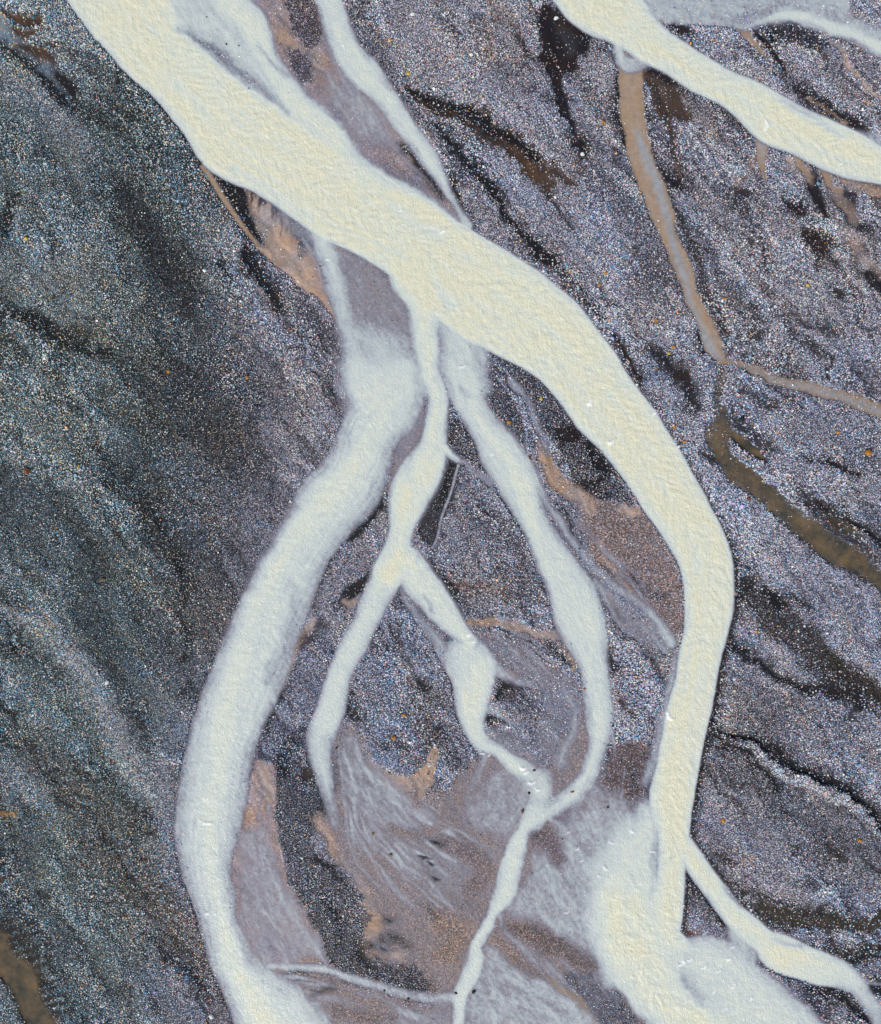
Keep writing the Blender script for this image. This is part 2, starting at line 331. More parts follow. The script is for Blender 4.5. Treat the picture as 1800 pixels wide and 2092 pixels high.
pstroke([(1770,1762,2),(1800,1785,4)], 4, .8, 8, **dark)
pstroke([(1650,1800,5),(1670,1805,6)], 6, .7, 8, **dark)
pstroke([(1480,1745,3),(1500,1758,3)], 4, .8, 8, **dark)
pstroke([(1515,1822,2),(1570,1832,2.5),(1620,1850,2)], 3, .7, 6, **dark)
pstroke([(1548,1855,10),(1604,1872,14),(1671,1882,15),(1738,1889,13),(1800,1876,12),(1860,1860,12)], 7, .9, 9, col=lin(56,48,34), dens=.12, h=-.03, wet=1, grav=.4)
pstroke([(1640,1860,6),(1680,1862,8)], 8, .6, 8, **dark)
for k, (a, b) in enumerate([(1560,1905),(1610,1912),(1655,1925),(1700,1925),(1745,1915)]):
    pstroke([(a, b - 12, 5), (a + 14, b + 14, 6)], 8, .75, 8, col=lin(54,50,48), dens=.2)
pstroke([(1620,1940,4),(1670,1948,7),(1720,1955,7),(1770,1940,6),(1830,1930,6)], 6, .9, 6, col=lin(52,46,38), dens=.1, wet=.8)
pstroke([(1720,1966,3),(1745,1958,3),(1770,1953,3),(1840,1953,3)], 2.5, .95, 4, **black)
pstroke([(1546,1952,3),(1550,1965,3)], 3, .95, 4, **black)
pstroke([(1546,1953,3),(1587,1980,4),(1637,1994,5),(1688,2017,8),(1738,2050,6),(1772,2077,6),(1820,2120,6)], 3.5, .95, 6, **black)
pstroke([(1630,2010,10),(1680,2030,14),(1720,2050,8)], 12, .7, 8, col=DARK, dens=.3)
pstroke([(1780,2015,8),(1820,2025,10)], 5, .9, 6, **black)
pstroke([(1400,1905,8),(1440,1918,12),(1480,1938,8)], 7, .8, 8, col=lin(124,92,80), dens=.1, h=0)

# ---- silts and bars among the braids
ppoly([(495,-40),(640,-40),(655,20),(668,80),(700,140),(760,200),(810,262),(840,305),(880,360),(925,415),(950,468),(905,425),(860,392),(810,372),(750,338),(725,308),(665,240),(600,188),(560,148),(530,70)], 10, .95, 5, col=lin(160,140,136), dens=.14, bri=.75, h=-.016, grav=.35, wet=.5, size=.8)
ppoly([(572,-30),(632,-20),(652,40),(652,80),(640,95),(605,72),(585,30)], 5, .9, 8, col=lin(70,62,74), dens=.75, bri=.62, h=.03, grav=1, size=.8)
ppoly([(590,92),(628,112),(642,145),(636,168),(615,178),(595,150)], 5, .9, 8, col=lin(70,62,74), dens=.7, bri=.62, h=.03, grav=1, size=.8)
pstroke([(540,48,5),(575,72,9),(600,90,8)], 6, .7, 6, **tan)
pstroke([(650,100,14),(660,160,18),(690,200,10)], 10, .6, 6, **tan)
pstroke([(700,330,14),(790,350,14),(860,385,12)], 12, .7, 6, col=lin(108,98,108), dens=.4, bri=.7)
pstroke([(808,290,5),(822,302,10),(832,312,5)], 4, .9, 6, col=BLACK, dens=.2)
pstroke([(835,300,3),(850,330,4),(885,375,5),(905,405,4)], 4, .9, 4, **black)
# silt hollow below the main bank
ppoly([(418,336),(455,350),(498,365),(538,395),(575,430),(620,480),(648,540),(668,600),(695,670),(655,616),(600,578),(525,508),(488,450),(455,400)], 3, 1, 4, col=TAN, dens=.03, h=-.02, grav=.15, wet=.5)
ppoly([(433,336),(470,352),(492,368),(502,397),(512,437),(526,470),(540,500),(505,475),(471,418),(441,366)], 3, .97, 5, **black)
pstroke([(500,375,3),(545,400,4),(570,425,3)], 3, .9, 6, col=lin(40,42,50), dens=.02)
for k in range(17):
    x0 = 512 + k * 8.2; y0 = 378 + k * 7
    rr_ = random.Random(k); jx, ln = rr_.uniform(-6, 6), rr_.uniform(14, 50)
    pstroke([(x0 + jx, y0 - 2, rr_.uniform(2, 5)), (x0 + jx + rr_.uniform(-3, 5), y0 + ln * .45, rr_.uniform(1.5, 3.5)), (x0 + jx + rr_.uniform(-8, 4), y0 + ln, .6)], 2.5, .85, 7, col=lin(46,48,56), dens=.02)
    if k % 2: pstroke([(x0 + jx + 3, y0 + 6, 2.5), (x0 + jx + 9, y0 + ln * .5, 1)], 2, .8, 5, col=lin(56,58,66), dens=.02)
pstroke([(615,470,12),(620,500,14),(612,530,6)], 8, .7, 8, col=lin(84,82,86), dens=.3)
pstroke([(615,480,4),(610,495,4)], 3, .9, 5, **black)
# shallow bar between the west film and the central channel
ppoly([(690,490),(745,530),(790,562),(828,612),(840,690),(850,770),(810,800),(740,800),(716,700),(700,620),(676,545)], 8, .95, 5, col=lin(146,130,118), dens=.5, bri=.75, h=-.012, grav=.6, wet=.5, size=.75)
ppoly([(835,835),(868,830),(865,880),(850,930),(815,980),(795,1010),(800,960),(812,900)], 5, .95, 4, col=lin(142,122,114), dens=.2, bri=.7, h=-.015, grav=.5, wet=.5, size=.75)
# islands
isl = dict(col=lin(64,60,66), dens=.75, bri=.72, h=.06, grav=1, size=.9)
ppoly([(908,848),(935,856),(957,880),(978,915),(978,942),(942,945),(918,922),(906,890)], 4, .95, 5, **isl)
ppoly([(963,650),(1012,670),(1022,683),(985,682)], 3, .95, 4, **isl)
ppoly([(986,745),(1008,758),(1040,805),(1062,850),(1072,902),(1050,908),(1020,870),(998,830),(982,782)], 4, .95, 5, **isl)
ppoly([(1020,708),(1060,722),(1120,788),(1170,850),(1210,902),(1262,982),(1296,1038),(1240,1022),(1190,1010),(1168,970),(1130,905),(1090,850),(1062,790),(1045,750)], 4, .95, 5, **isl)
ppoly([(1122,876),(1170,868),(1192,882),(1166,906),(1140,897)], 4, .93, 6, **dark)
pstroke([(1203,915,6),(1215,940,10),(1240,965,5)], 4, .93, 8, **black)
pstroke([(1175,990,6),(1200,1000,8),(1230,985,6)], 6, .85, 8, **black)
ppoly([(915,944),(938,952),(930,1000),(911,1042),(896,1082),(884,1114),(862,1100),(853,1062),(868,1032),(890,990)], 3, .97, 3, col=lin(48,46,52), dens=.22, bri=.7, h=-.02, grav=.8, wet=.8, size=.7)
pstroke([(925,955,6),(915,990,8),(900,1020,5)], 6, .8, 4, **black)
ppoly([(783,1012),(787,1036),(770,1050),(735,1092),(712,1112),(706,1100),(722,1064),(742,1034),(764,1024)], 3, .97, 5, **black)
pstroke([(765,1035,3),(740,1050,3),(722,1075,3)], 5, .6, 5, col=lin(66,60,70))
ppoly([(757,1165),(750,1192),(730,1216),(702,1234),(686,1228),(700,1205),(735,1180)], 3, .97, 5, **black)
pstroke([(695,1105,6),(670,1150,8),(650,1190,6),(640,1240,6)], 6, .8, 8, col=DARK, dens=.35)
ppoly([(780,1045),(792,1080),(780,1130),(755,1160),(700,1200),(650,1250),(640,1235),(662,1180),(690,1140),(735,1095)], 5, .7, 6, col=lin(120,114,122), dens=.95, bri=.95, h=.06)
ppoly([(560,1560),(590,1550),(640,1590),(664,1655),(645,1690),(635,1730),(682,1772),(735,1822),(756,1880),(746,1950),(770,1976),(870,1990),(888,2015),(850,2032),(740,1997),(680,1976),(650,1930),(615,1840),(590,1780),(565,1700),(555,1630)], 5, .9, 8, col=lin(62,62,64), dens=.82, bri=.8, h=.07, grav=1)
pstroke([(620,1480,10),(600,1520,16),(580,1550,14),(570,1580,10)], 9, .75, 10, col=BLACK, dens=.35)
pstroke([(640,1560,6),(625,1580,8)], 7, .8, 6, **dark)
pstroke([(585,1400,5),(560,1450,7),(545,1500,6)], 6, .7, 8, col=BLACK, dens=.4)
pstroke([(640,1755,9),(672,1770,8),(700,1800,7)], 7, .85, 6, col=lin(48,46,52), dens=.05)
pstroke([(665,1830,9),(695,1880,10),(690,1930,8)], 10, .7, 9, col=BLACK, dens=.3)
pstroke([(735,1940,5),(750,1958,9),(762,1980,4)], 4, .93, 5, **black)
# brown flats east of the middle braid
ppoly([(1168,1006),(1240,1022),(1300,1040),(1352,1092),(1378,1140),(1392,1190),(1394,1285),(1372,1302),(1340,1262),(1290,1222),(1240,1172),(1210,1132),(1180,1062)], 7, .92, 7, col=REDB, dens=.5, bri=.85, h=0, grav=.75, wet=.2, size=.85)
pstroke([(1240,1160,8),(1290,1190,12),(1330,1210,10),(1360,1225,6)], 10, .7, 10, col=lin(66,58,62), dens=.5, grav=1)
pstroke([(1270,1040,8),(1300,1052,9)], 5, .8, 6, **tan)
pstroke([(1100,905,8),(1120,960,14),(1160,1000,18),(1200,1030,14)], 8, .8, 8, **tan)
pstroke([(1225,1105,5),(1240,1140,6),(1270,1180,6),(1300,1215,5)], 5, .6, 6, **tan)
pstroke([(1245,1215,8),(1262,1250,6),(1280,1275,4)], 4, .8, 6, **tan)
pstroke([(1240,1240,3),(1262,1255,5),(1275,1262,2)], 3, .85, 5, **dark)
pstroke([(1203,1165,3),(1213,1180,5),(1222,1192,2)], 2, .9, 4, **black)
pstroke([(1242,1320,4),(1246,1345,7),(1250,1370,6)], 4, .93, 4, **black)
pstroke([(1250,1390,10),(1262,1420,12),(1290,1460,8)], 8, .6, 8, col=lin(140,116,108), dens=.2)
pstroke([(1268,1430,3),(1290,1455,3)], 3, .7, 4, **dark)
pstroke([(1290,1400,14),(1300,1440,18),(1320,1480,12)], 14, .5, 8, col=lin(120,116,126), dens=.9, bri=1.0)
ppoly([(1255,1520),(1300,1510),(1325,1560),(1312,1640),(1290,1665),(1255,1640),(1225,1600),(1235,1560)], 9, .85, 8, col=lin(112,96,94), dens=.28, bri=.8, h=0, grav=.8, size=.8)
pstroke([(1290,1560,8),(1300,1600,8),(1285,1640,6)], 8, .6, 8, col=lin(60,56,58), dens=.6, grav=1)
# pink flat east of the west channel
ppoly([(525,1550),(556,1552),(566,1590),(560,1680),(575,1750),(600,1832),(640,1902),(664,1968),(600,1972),(540,1995),(500,1930),(484,1860),(474,1780),(488,1700),(505,1620)], 5, .95, 6, col=PINK, dens=.12, bri=.55, h=-.012, grav=.35, wet=.4, size=.7)
pstroke([(540,1560,6),(550,1600,8),(545,1640,5)], 4, .9, 6, **tan)
pstroke([(570,1900,10),(620,1925,12),(650,1955,6)], 8, .7, 6, col=lin(190,160,140))
pstroke([(600,1340,5),(580,1390,6),(556,1430,5),(532,1480,3)], 4, .7, 5, **tan)
pstroke([(640,1270,8),(615,1310,9),(600,1345,7)], 6, .8, 5, **tan)
pstroke([(660,1275,3),(620,1320,4)], 4, .7, 5, **dark)
# the braided delta in the south
DELTA = [(690,1500),(735,1492),(762,1540),(800,1592),(845,1600),(870,1625),(920,1600),(955,1560),(985,1530),(1060,1545),(1130,1560),(1170,1500),(1190,1440),(1220,1560),(1220,1610),(1290,1675),(1230,1760),(1205,1850),(1215,1930),(1260,2010),(1340,2100),(1360,2200),(640,2200),(610,2060),(620,2005),(700,2000),(860,2045),(890,2020),(870,1985),(790,1975),(765,1940),(770,1890),(750,1830),(720,1772),(684,1742),(660,1690),(672,1640),(694,1590)]
ppoly(DELTA, 20, .96, 14, col=lin(158,136,124), dens=.6, bri=.62, h=-.014, grav=.6, wet=.5, size=.66)
ppoly([(690,1500),(735,1492),(762,1540),(800,1592),(830,1650),(760,1660),(700,1640),(694,1590)], 10, .7, 7, col=lin(134,128,122), dens=.35, h=-.012)
pstroke([(790,1600,10),(850,1600,14),(870,1560,8),(880,1530,5)], 5, .85, 6, **tan)
pstroke([(760,1560,8),(790,1600,12),(830,1640,14),(860,1665,8)], 7, .8, 6, **tan)
pstroke([(886,1525,3),(880,1560,5),(872,1600,6),(862,1625,8)], 5, .85, 8, **tan)
pstroke([(650,1680,10),(672,1725,11),(690,1750,9),(720,1780,10),(748,1830,12),(768,1890,18),(764,1930,16),(780,1945,10)], 11, .85, 10, **tan)
pstroke([(770,1945,8),(800,1952,8),(825,1955,4)], 5, .85, 6, **tan)
SLITS = []
for (a, b, L) in [(870,1755,18),(885,1768,12),(890,1796,11),(890,1722,16),(795,1880,12),(800,1915,11),(785,1920,7),(762,1932,6),(788,1938,8)]:
    SLITS.append([(a - L * .8, b - 5, .8), (a - L * .2, b, 3.2), (a + L * .8, b + 2, .8)])
pstroke([(895,1722,10),(950,1740,22),(990,1780,22),(960,1820,18)], 18, .5, 8, col=lin(110,98,104), dens=.5, grav=1)
pstroke([(870,1855,8),(885,1870,10)], 8, .7, 8, col=lin(80,78,80), dens=.8, grav=1)
pstroke([(810,1920,8),(835,1930,8)], 6, .8, 8, col=lin(60,56,56), dens=.6, grav=1)
pstroke([(900,1880,20),(930,1900,22),(910,1940,20)], 18, .5, 8, col=lin(150,128,112), dens=.35, grav=1)
pstroke([(780,1980,10),(840,1995,14),(870,2010,10)], 10, .7, 8, **isl)
pstroke([(690,2065,14),(740,2080,16),(790,2090,14)], 14, .5, 8, col=lin(120,108,106), dens=.5, grav=1)
pstroke([(645,2030,5),(680,2020,4)], 3, .8, 4, **dark)
pstroke([(1090,1710,10),(1120,1715,22),(1140,1760,16)], 10, .8, 7, col=lin(112,94,98), dens=.4, grav=1)
ppoly([(1125,1660),(1148,1632),(1165,1640),(1165,1690),(1135,1690)], 6, .8, 5, col=lin(120,106,120), dens=.3)
pstroke([(1040,1890,10),(1090,1910,22),(1150,1940,24),(1200,1970,16)], 12, .75, 7, col=lin(104,90,88), dens=.42, grav=1, bri=.75)
pstroke([(1010,1910,6),(1050,1960,12),(1090,1990,12),(1130,2020,6)], 8, .7, 6, col=lin(138,118,104), dens=.15)
ppoly([(1135,2006),(1200,1985),(1262,2030),(1320,2110),(1340,2200),(1260,2200),(1222,2095),(1195,2050)], 5, .95, 7, **isl)
pstroke([(1122,2002,5),(1160,2030,10),(1190,2055,10),(1212,2090,8),(1230,2140,8)], 4, .93, 4, col=lin(160,132,84), dens=.03, grav=.1, h=-.01)
pstroke([(955,2085,8),(980,2096,10)], 4, .9, 4, col=lin(160,130,110), dens=.05)
pstroke([(962,2094,5),(975,2097,6)], 2, .95, 3, **black)
pstroke([(952,2058,5),(962,2064,5)], 3, .8, 3, **tan)
pstroke([(1010,1340,8),(1060,1362,12),(1120,1375,14),(1170,1400,10)], 8, .7, 6, col=lin(136,122,124), dens=.25, h=-.01)
pstroke([(960,1270,6),(1030,1275,8),(1090,1290,9),(1150,1300,8)], 4, .85, 5, **tan)
pstroke([(960,1300,6),(1030,1310,12),(1080,1340,12),(1130,1372,10)], 8, .8, 5, col=lin(140,124,124), dens=.15, h=-.01)
pstroke([(1040,1302,3),(1075,1308,4)], 3, .85, 4, **black)
pstroke([(1135,1270,4),(1150,1300,8),(1165,1345,8),(1172,1370,3)], 3, .85, 4, **tan)
pstroke([(1120,1310,5),(1145,1340,6),(1165,1360,4)], 5, .8, 6, col=BLACK, dens=.4, grav=1)
ppoly([(1012,1420),(1030,1390),(1058,1385),(1065,1402),(1045,1430),(1022,1428)], 4, .9, 4, col=lin(84,72,76), dens=.05, h=-.01)
pstroke([(1018,1418,4),(1035,1398,4),(1048,1402,3)], 3, .9, 4, **black)
pstroke([(1010,1365,8),(1030,1375,9),(1060,1378,5)], 5, .9, 4, **tan)
pstroke([(985,1462,3),(1000,1462,4),(1020,1476,2)], 2.5, .9, 4, **black)
pstroke([(915,1365,3),(922,1385,3)], 2, .9, 3, **tan)
pstroke([(705,1385,4),(712,1420,5),(702,1470,4)], 5, .8, 6, col=BLACK, dens=.3)
pstroke([(712,1455,5),(725,1465,7)], 5, .85, 6, **black)
pstroke([(700,1225,5),(715,1235,8),(730,1225,5)], 4, .85, 5, **tan)
pstroke([(860,1395,5),(862,1400,6)], 5, .9, 5, **black)
# thin black, less rough lip along the cut bank of the main river and the other steep edges
LIP = dict(col=BLACK, dens=.25, bri=.5, grav=.5, wet=.7)
pstroke([(960,486,2.5),(1037,541,2.5),(1105,595,2.5),(1167,647,3),(1218,690,3),(1265,748,3),(1313,815,3),(1353,865,3),(1393,930,3.5),(1431,995,3.5),(1465,1060,3.5),(1495,1125,4),(1503,1190,4),(1503,1240,4.5),(1489,1296,5),(1476,1346,4.5),(1466,1400,4.5),(1455,1465,4.5),(1441,1520,4.5),(1430,1580,4.5),(1418,1645,4.5),(1413,1705,4),(1440,1742,3),(1474,1790,3),(1500,1824,3),(1527,1862,2)], 2.2, .95, 2, **LIP)
pstroke([(152,-2,3),(222,88,3),(297,174,3),(352,241,3),(402,316,3),(430,362,3),(462,412,3),(510,492,3)], 2.2, .9, 2, **LIP)
pstroke([(1405,1790,2.5),(1428,1820,3),(1447,1846,3),(1474,1880,3.5),(1492,1895,3)], 2, .95, 2, **LIP)
pstroke([(1403,1790,2.5),(1402,1830,3),(1398,1870,3),(1396,1905,2)], 2, .95, 2, **LIP)
pstroke([(1330,40,3),(1372,76,3),(1412,106,3),(1465,137,3),(1523,166,2)], 2.2, .9, 2, **LIP)
pstroke([(1240,70,2.5),(1335,130,2.5),(1388,166,2.5),(1452,199,2.5),(1496,233,2.5),(1537,272,2.5)], 2.2, .85, 2, **LIP)
pstroke([(1577,284,2.5),(1640,314,3),(1690,334,4),(1740,352,5),(1800,374,4)], 2.2, .9, 2, **LIP)
pstroke([(916,824,2.5),(912,870,3),(913,905,2)], 2, .8, 2, **LIP)
pstroke([(880,1150,3),(900,1182,4),(927,1222,3),(946,1258,2)], 2.2, .9, 2, **LIP)
pstroke([(640,1540,3),(652,1590,3),(665,1645,3)], 2.2, .9, 2, **LIP)
pstroke([(530,1172,2),(489,1240,2),(452,1325,2)], 2, .5, 3, **LIP)
pstroke([(706,1395,3),(700,1440,3)], 3, .6, 3, **LIP)
pstroke([(1410,1930,4),(1450,1950,3)], 4, .5, 3, **LIP)

# wet silts carry streaks, colour bands and lag stones
ms = sstep(.95, .4, GRAV)
sa_ = fbm((X * .62 + Y * .785 + 40 * WC[0]) / 70, (-X * .785 + Y * .62 + 40 * WC[1]) / 9, 301, 4); sb_ = fbm(X / 45 + 9, Y / 45, 302, 3)
GC = GC * (1 + ms * ((sa_ - .5) * 1.1))[..., None]
GC = GC * (1 + (ms * (sb_ - .5))[..., None] * np.array([.55, .1, -.55], np.float32))
lag = sstep(.56, .72, sa_ * .6 + .4 * sb_); DENS = np.clip(DENS + ms * lag * .35 * sstep(.1, .3, DENS), 0, 1)

# ------------------------------------------------------------------ water fields
D = np.zeros_like(HL); WAVE = np.zeros_like(HL); FOAM = np.zeros_like(HL); TURB = np.zeros_like(HL); FLOW = (np.stack([X, Y, 0 * X], -1) * S).astype(np.float32)
def chop(s, t, a, lam, seed):
    p = s - a * np.abs(t); r = t + .35 * s * np.sign(t)
    p = p + .5 * lam * (fbm(s / (lam * 3), t / (lam * 3), seed + 3, 2) - .5) * 4; n1 = fbm(p / lam, r / (lam * 2.6), seed, 2) - .5
    n2 = fbm(s / (lam * .55), t / (lam * .6), seed + 5, 2) - .5
    return n1 * 1.75 + n2 * .5
def water(P, ramp, soft=3.0, warp=2.0, amp=.0, a=1.0, lam=11.0, foam=0.0, stre=0.0, seed=50):
    global D
    if soft >= 3:
        P = [(p[0], p[1], p[2] + min(2.4, soft * .6), p[3]) for p in P]; soft = soft * 1.9; ramp = ramp * 1.4; warp = warp * 1.5
    r = stroke(P, warp, soft + 6, fine=.4)
    if not r: return
    sl, e, s, t, d = r
    if soft < 3 and not stre: d = d * (.80 + .34 * fbm(s / 130, t / 10, seed + 19, 3))
    if soft >= 3 and not stre: d = d * (.84 + .32 * fbm(s / 46 + .15 * WF[0][sl], t / 4.5, seed + 19, 2))
    if stre:
        d = d * (1 - stre + 2 * stre * fbm(s / 70, t / 6, seed + 9, 3))
    m = sstep(-soft, soft, e)
    v = d * m * (1 - .66 * np.exp(-np.clip(e, 0, None) / ramp))
    old = D[sl]
    D[sl] = (old ** 5 + v ** 5) ** .2
    if amp:
        wgt = np.clip(v, 0, 1) ** 1.2; oldw = np.clip(old, 0, 1) ** 1.2
        k = wgt ** 3 / (wgt ** 3 + oldw ** 3 + 1e-6)
        c = chop(s, t, a, lam, seed)
        WAVE[sl] = WAVE[sl] * (1 - k) + c * amp * wgt * k
        dom = (k > .5)[..., None]
        FLOW[sl] = np.where(dom, np.stack([s - a * np.abs(t) + .4 * lam * WC[0][sl], t + .35 * s * np.sign(t) + seed * 300.0, np.zeros_like(s)], -1) * S, FLOW[sl])
        TURB[sl] = TURB[sl] * (1 - k) + foam * k
def film(P, soft, d, warp=6.0, stre=.35, ang=None):
    soft = soft * 1.6; warp = warp * 1.6
    sl, e = poly(P, warp, soft + 8)
    m = sstep(-soft, soft, e)
    ca, sa = ang or (dirx, diry)
    uu = X[sl] * ca + Y[sl] * sa + 14 * WC[0][sl]; vv = -X[sl] * sa + Y[sl] * ca + 14 * WC[1][sl]
    n = .55 * fbm(uu / 70, vv / 11, 78, 3) + .3 * fbm(uu / 22, vv / 4.2, 79, 2) + .15 * fbm(X[sl] / 5, Y[sl] / 5, 80, 2)
    v = d * m * (1 - stre + 2 * stre * n)
    D[sl] = (D[sl] ** 5 + v ** 5) ** .2

# films first
film([(330,-60),(500,-60),(520,20),(552,80),(600,170),(680,235),(740,320),(700,340),(600,275),(510,215),(440,155),(385,90),(340,10)], 12, .6, 4)
film([(655,150),(700,160),(760,215),(800,270),(790,300),(730,290),(690,240),(660,200)], 16, .30, 5)
film([(690,490),(745,530),(790,562),(828,612),(840,690),(850,770),(810,800),(740,800),(716,700),(700,620),(676,545)], 14, .24, 5, .5)
film([(700,640),(740,650),(835,690),(858,790),(820,830),(716,830),(706,720)], 26, .5, 5, .2)
film([(706,700),(760,720),(850,730),(862,800),(800,840),(714,840)], 24, .62, 5, .2)
film([(560,420),(640,450),(690,490),(700,600),(715,700),(690,660),(660,600),(640,540),(600,480)], 14, .26, 4, .3)
film([(835,835),(868,830),(865,880),(850,930),(815,980),(795,1010),(800,960),(812,900)], 8, .20, 4, .4)
film([(898,640),(950,650),(990,690),(1000,760),(990,815),(920,800),(900,720)], 10, .46, 4, .3)
film([(1290,-80),(1700,-80),(1740,25),(1810,66),(1900,110),(1900,160),(1800,112),(1721,78),(1671,58),(1621,46),(1553,52),(1525,65),(1500,58),(1415,46),(1368,48),(1321,30)], 4, .46, 4, .3, (.97,.24))
film(DELTA, 20, .13, 12, .8, (.45,.89))
film([(690,1510),(735,1500),(790,1590),(900,1660),(930,1700),(860,1720),(780,1690),(710,1640)], 14, .3, 8, .7, (.75,.66))
film([(700,1620),(760,1660),(840,1690),(940,1720),(1030,1700),(1060,1720),(1010,1830),(940,1850),(860,1830),(780,1760),(720,1720)], 30, .22, 7, .6, (.72,.69))
film([(1000,1560),(1060,1560),(1110,1600),(1090,1680),(1050,1720),(960,1700),(960,1640)], 20, .34, 6, .4, (-.5,.86))
film([(1085,1740),(1130,1700),(1200,1640),(1290,1670),(1240,1760),(1212,1850),(1225,1930),(1190,1960),(1110,1900),(1040,1850),(1072,1790)], 16, .40, 6, .3, (.6,.8))
film([(1000,1935),(1060,1960),(1130,2020),(1200,2060),(1240,2110),(1300,2200),(940,2200),(950,2090),(955,2020)], 8, .36, 5, .4, (.9,.43))
film([(640,2010),(740,2020),(860,2050),(925,2040),(930,2200),(760,2200),(690,2095)], 12, .22, 6, .6, (.9,.3))
film([(1215,1560),(1250,1620),(1290,1660),(1250,1720),(1200,1700),(1190,1640)], 14, .3, 6, .4)
film([(480,1700),(530,1690),(580,1790),(640,1900),(660,1960),(600,1965),(540,1985),(505,1930),(490,1850)], 10, .27, 6, .6, (.4,.92))
film([(1170,1010),(1210,1130),(1290,1222),(1370,1302),(1350,1330),(1290,1300),(1235,1230),(1190,1120)], 12, .2, 5, .7, (.6,.8))
film([(960,1290),(1040,1300),(1120,1350),(1190,1400),(1180,1480),(1140,1550),(1100,1560),(1100,1420),(1040,1370),(990,1340)], 14, .17, 5, .6, (.85,.5))
film([(975,1480),(1020,1470),(1080,1500),(1110,1560),(1040,1560),(1000,1520)], 12, .2, 6, .5)

def fan(A, B, n, hw, dd, seed, soft=2.6):
    r2 = random.Random(seed)
    A = np.array(crom(np.array(A, float), 40)); B = np.array(crom(np.array(B, float), 40)); m = 9
    ia = np.linspace(0, len(A) - 1, m); ib = np.linspace(0, len(B) - 1, m)
    A = np.stack([np.interp(ia, range(len(A)), A[:, k]) for k in (0, 1)], 1); B = np.stack([np.interp(ib, range(len(B)), B[:, k]) for k in (0, 1)], 1)
    for i in range(n):
        u = (i + r2.random()) / n; v0 = 0; a0 = r2.randint(0, 4); b0 = r2.randint(a0 + 2, m)
        P = []
        for k in range(a0, b0):
            v0 += r2.uniform(-.6, .6) / n; q = A[k] * (1 - u - v0) + B[k] * (u + v0)
            f = math.sin(math.pi * (k - a0 + .6) / (b0 - a0 + .2))
            P.append((q[0] + r2.uniform(-5, 5), q[1] + r2.uniform(-5, 5), hw * r2.uniform(.5, 1.2) * (.5 + f), dd * r2.uniform(.7, 1.15) * (.4 + .6 * f)))
        if len(P) > 1: water(P, 3, soft, 4)
fan([(690,1600),(720,1730),(790,1830),(880,1930),(930,1990)], [(760,1590),(860,1640),(960,1700),(1030,1730)], 26, 4.2, .46, 1)
fan([(690,1520),(700,1620),(740,1720),(820,1830)], [(745,1500),(800,1610),(900,1690),(1000,1740)], 16, 4.5, .44, 2)
fan([(520,1640),(515,1760),(540,1880),(600,1960)], [(555,1640),(575,1760),(610,1860),(665,1960)], 12, 4, .40, 3)
fan([(960,1950),(980,2010),(1000,2092),(1010,2180)], [(1010,1925),(1090,1985),(1190,2060),(1250,2180)], 18, 5, .48, 4)
fan([(1020,1850),(1060,1930),(1120,2000),(1190,2060)], [(1110,1700),(1180,1830),(1240,1960),(1290,2050)], 16, 4, .38, 5)
fan([(560,1985),(700,2010),(850,2060),(930,2100)], [(620,2040),(720,2070),(830,2100),(930,2140)], 12, 5, .42, 6)
fan([(1090,1030),(1170,1120),(1240,1220),(1330,1310)], [(1150,1010),(1230,1110),(1310,1200),(1375,1300)], 10, 3.5, .32, 7)
fan([(960,1290),(1030,1330),(1090,1390),(1120,1480)], [(980,1270),(1090,1300),(1160,1360),(1185,1440)], 12, 3.5, .34, 8)
fan([(1220,1600),(1230,1640),(1220,1720)], [(1285,1560),(1295,1620),(1280,1680)], 10, 4, .34, 9)
fan([(560,430),(620,500),(660,580),(690,660)], [(640,450),(690,520),(720,620),(740,720)], 10, 4, .36, 10)
fan([(650,120),(720,210),(800,300),(880,380)], [(690,150),(760,220),(830,300),(900,390)], 9, 4, .34, 11)

# milky channels ------------------------------------------------------------
WRIB = pairs([(400,-90,470,-90),(432,0,507,0),(470,40,540,35),(494,80,556,75),(522,130,574,118),(560,190,612,178),(600,240,662,228),(660,295,722,298),(722,352,764,340),(800,420,842,380),(880,470,902,418)], .84)
water(WRIB, 8, 8, 3, .03, .6, 9, .1)
water([(350,-20,22,.6),(400,70,24,.62),(450,140,24,.62),(515,200,26,.64),(590,245,30,.68),(650,290,30,.68),(720,345,30,.7),(790,388,32,.72),(860,425,32,.75),(915,458,28,.8)], 18, 14, 4, .04, .7, 9, .1, seed=59)
MR = pairs([(70,-140,300,-140,1),(102,-80,312,-80,1),(158,0,342,10),(225,87,387,80),(300,172,440,138),(355,240,508,200),(405,316,578,238),(471,350,628,272),(538,388,696,328),(605,432,768,376),(688,480,830,420),(752,524,905,436),(803,556,967,490),(850,596,1037,540),(905,628,1105,594),(980,656,1166,646),(1043,692,1216,690),(1108,756,1263,748),(1163,838,1311,815),(1213,893,1351,865),(1258,948,1391,930),(1303,1018,1429,995),(1344,1070,1463,1060),(1380,1135,1493,1125),(1395,1190,1500,1190),(1397,1240,1500,1238),(1394,1290,1486,1295),(1384,1340,1473,1345),(1376,1400,1463,1400),(1358,1460,1452,1465),(1348,1520,1438,1520),(1338,1580,1427,1580),(1326,1640,1415,1645),(1340,1695,1410,1702),(1344,1760,1401,1776),(1336,1812,1400,1812),(1329,1862,1396,1862),(1342,1912,1393,1905),(1364,1945,1412,1925,.9),(1386,1972,1440,1940,.6)], 1.0)
water(MR, 6, 2.5, 2, .085, 1.0, 7.5, .6, seed=60)
water([(620,445,14,.7),(680,478,10,.65),(730,515,6,.6)], 9, 7, 3, .03, .6, 9)
water([(1378,1330,8,.4),(1368,1400,10,.5),(1350,1480,10,.5),(1340,1540,12,.5),(1322,1600,10,.5)], 9, 7, 3)
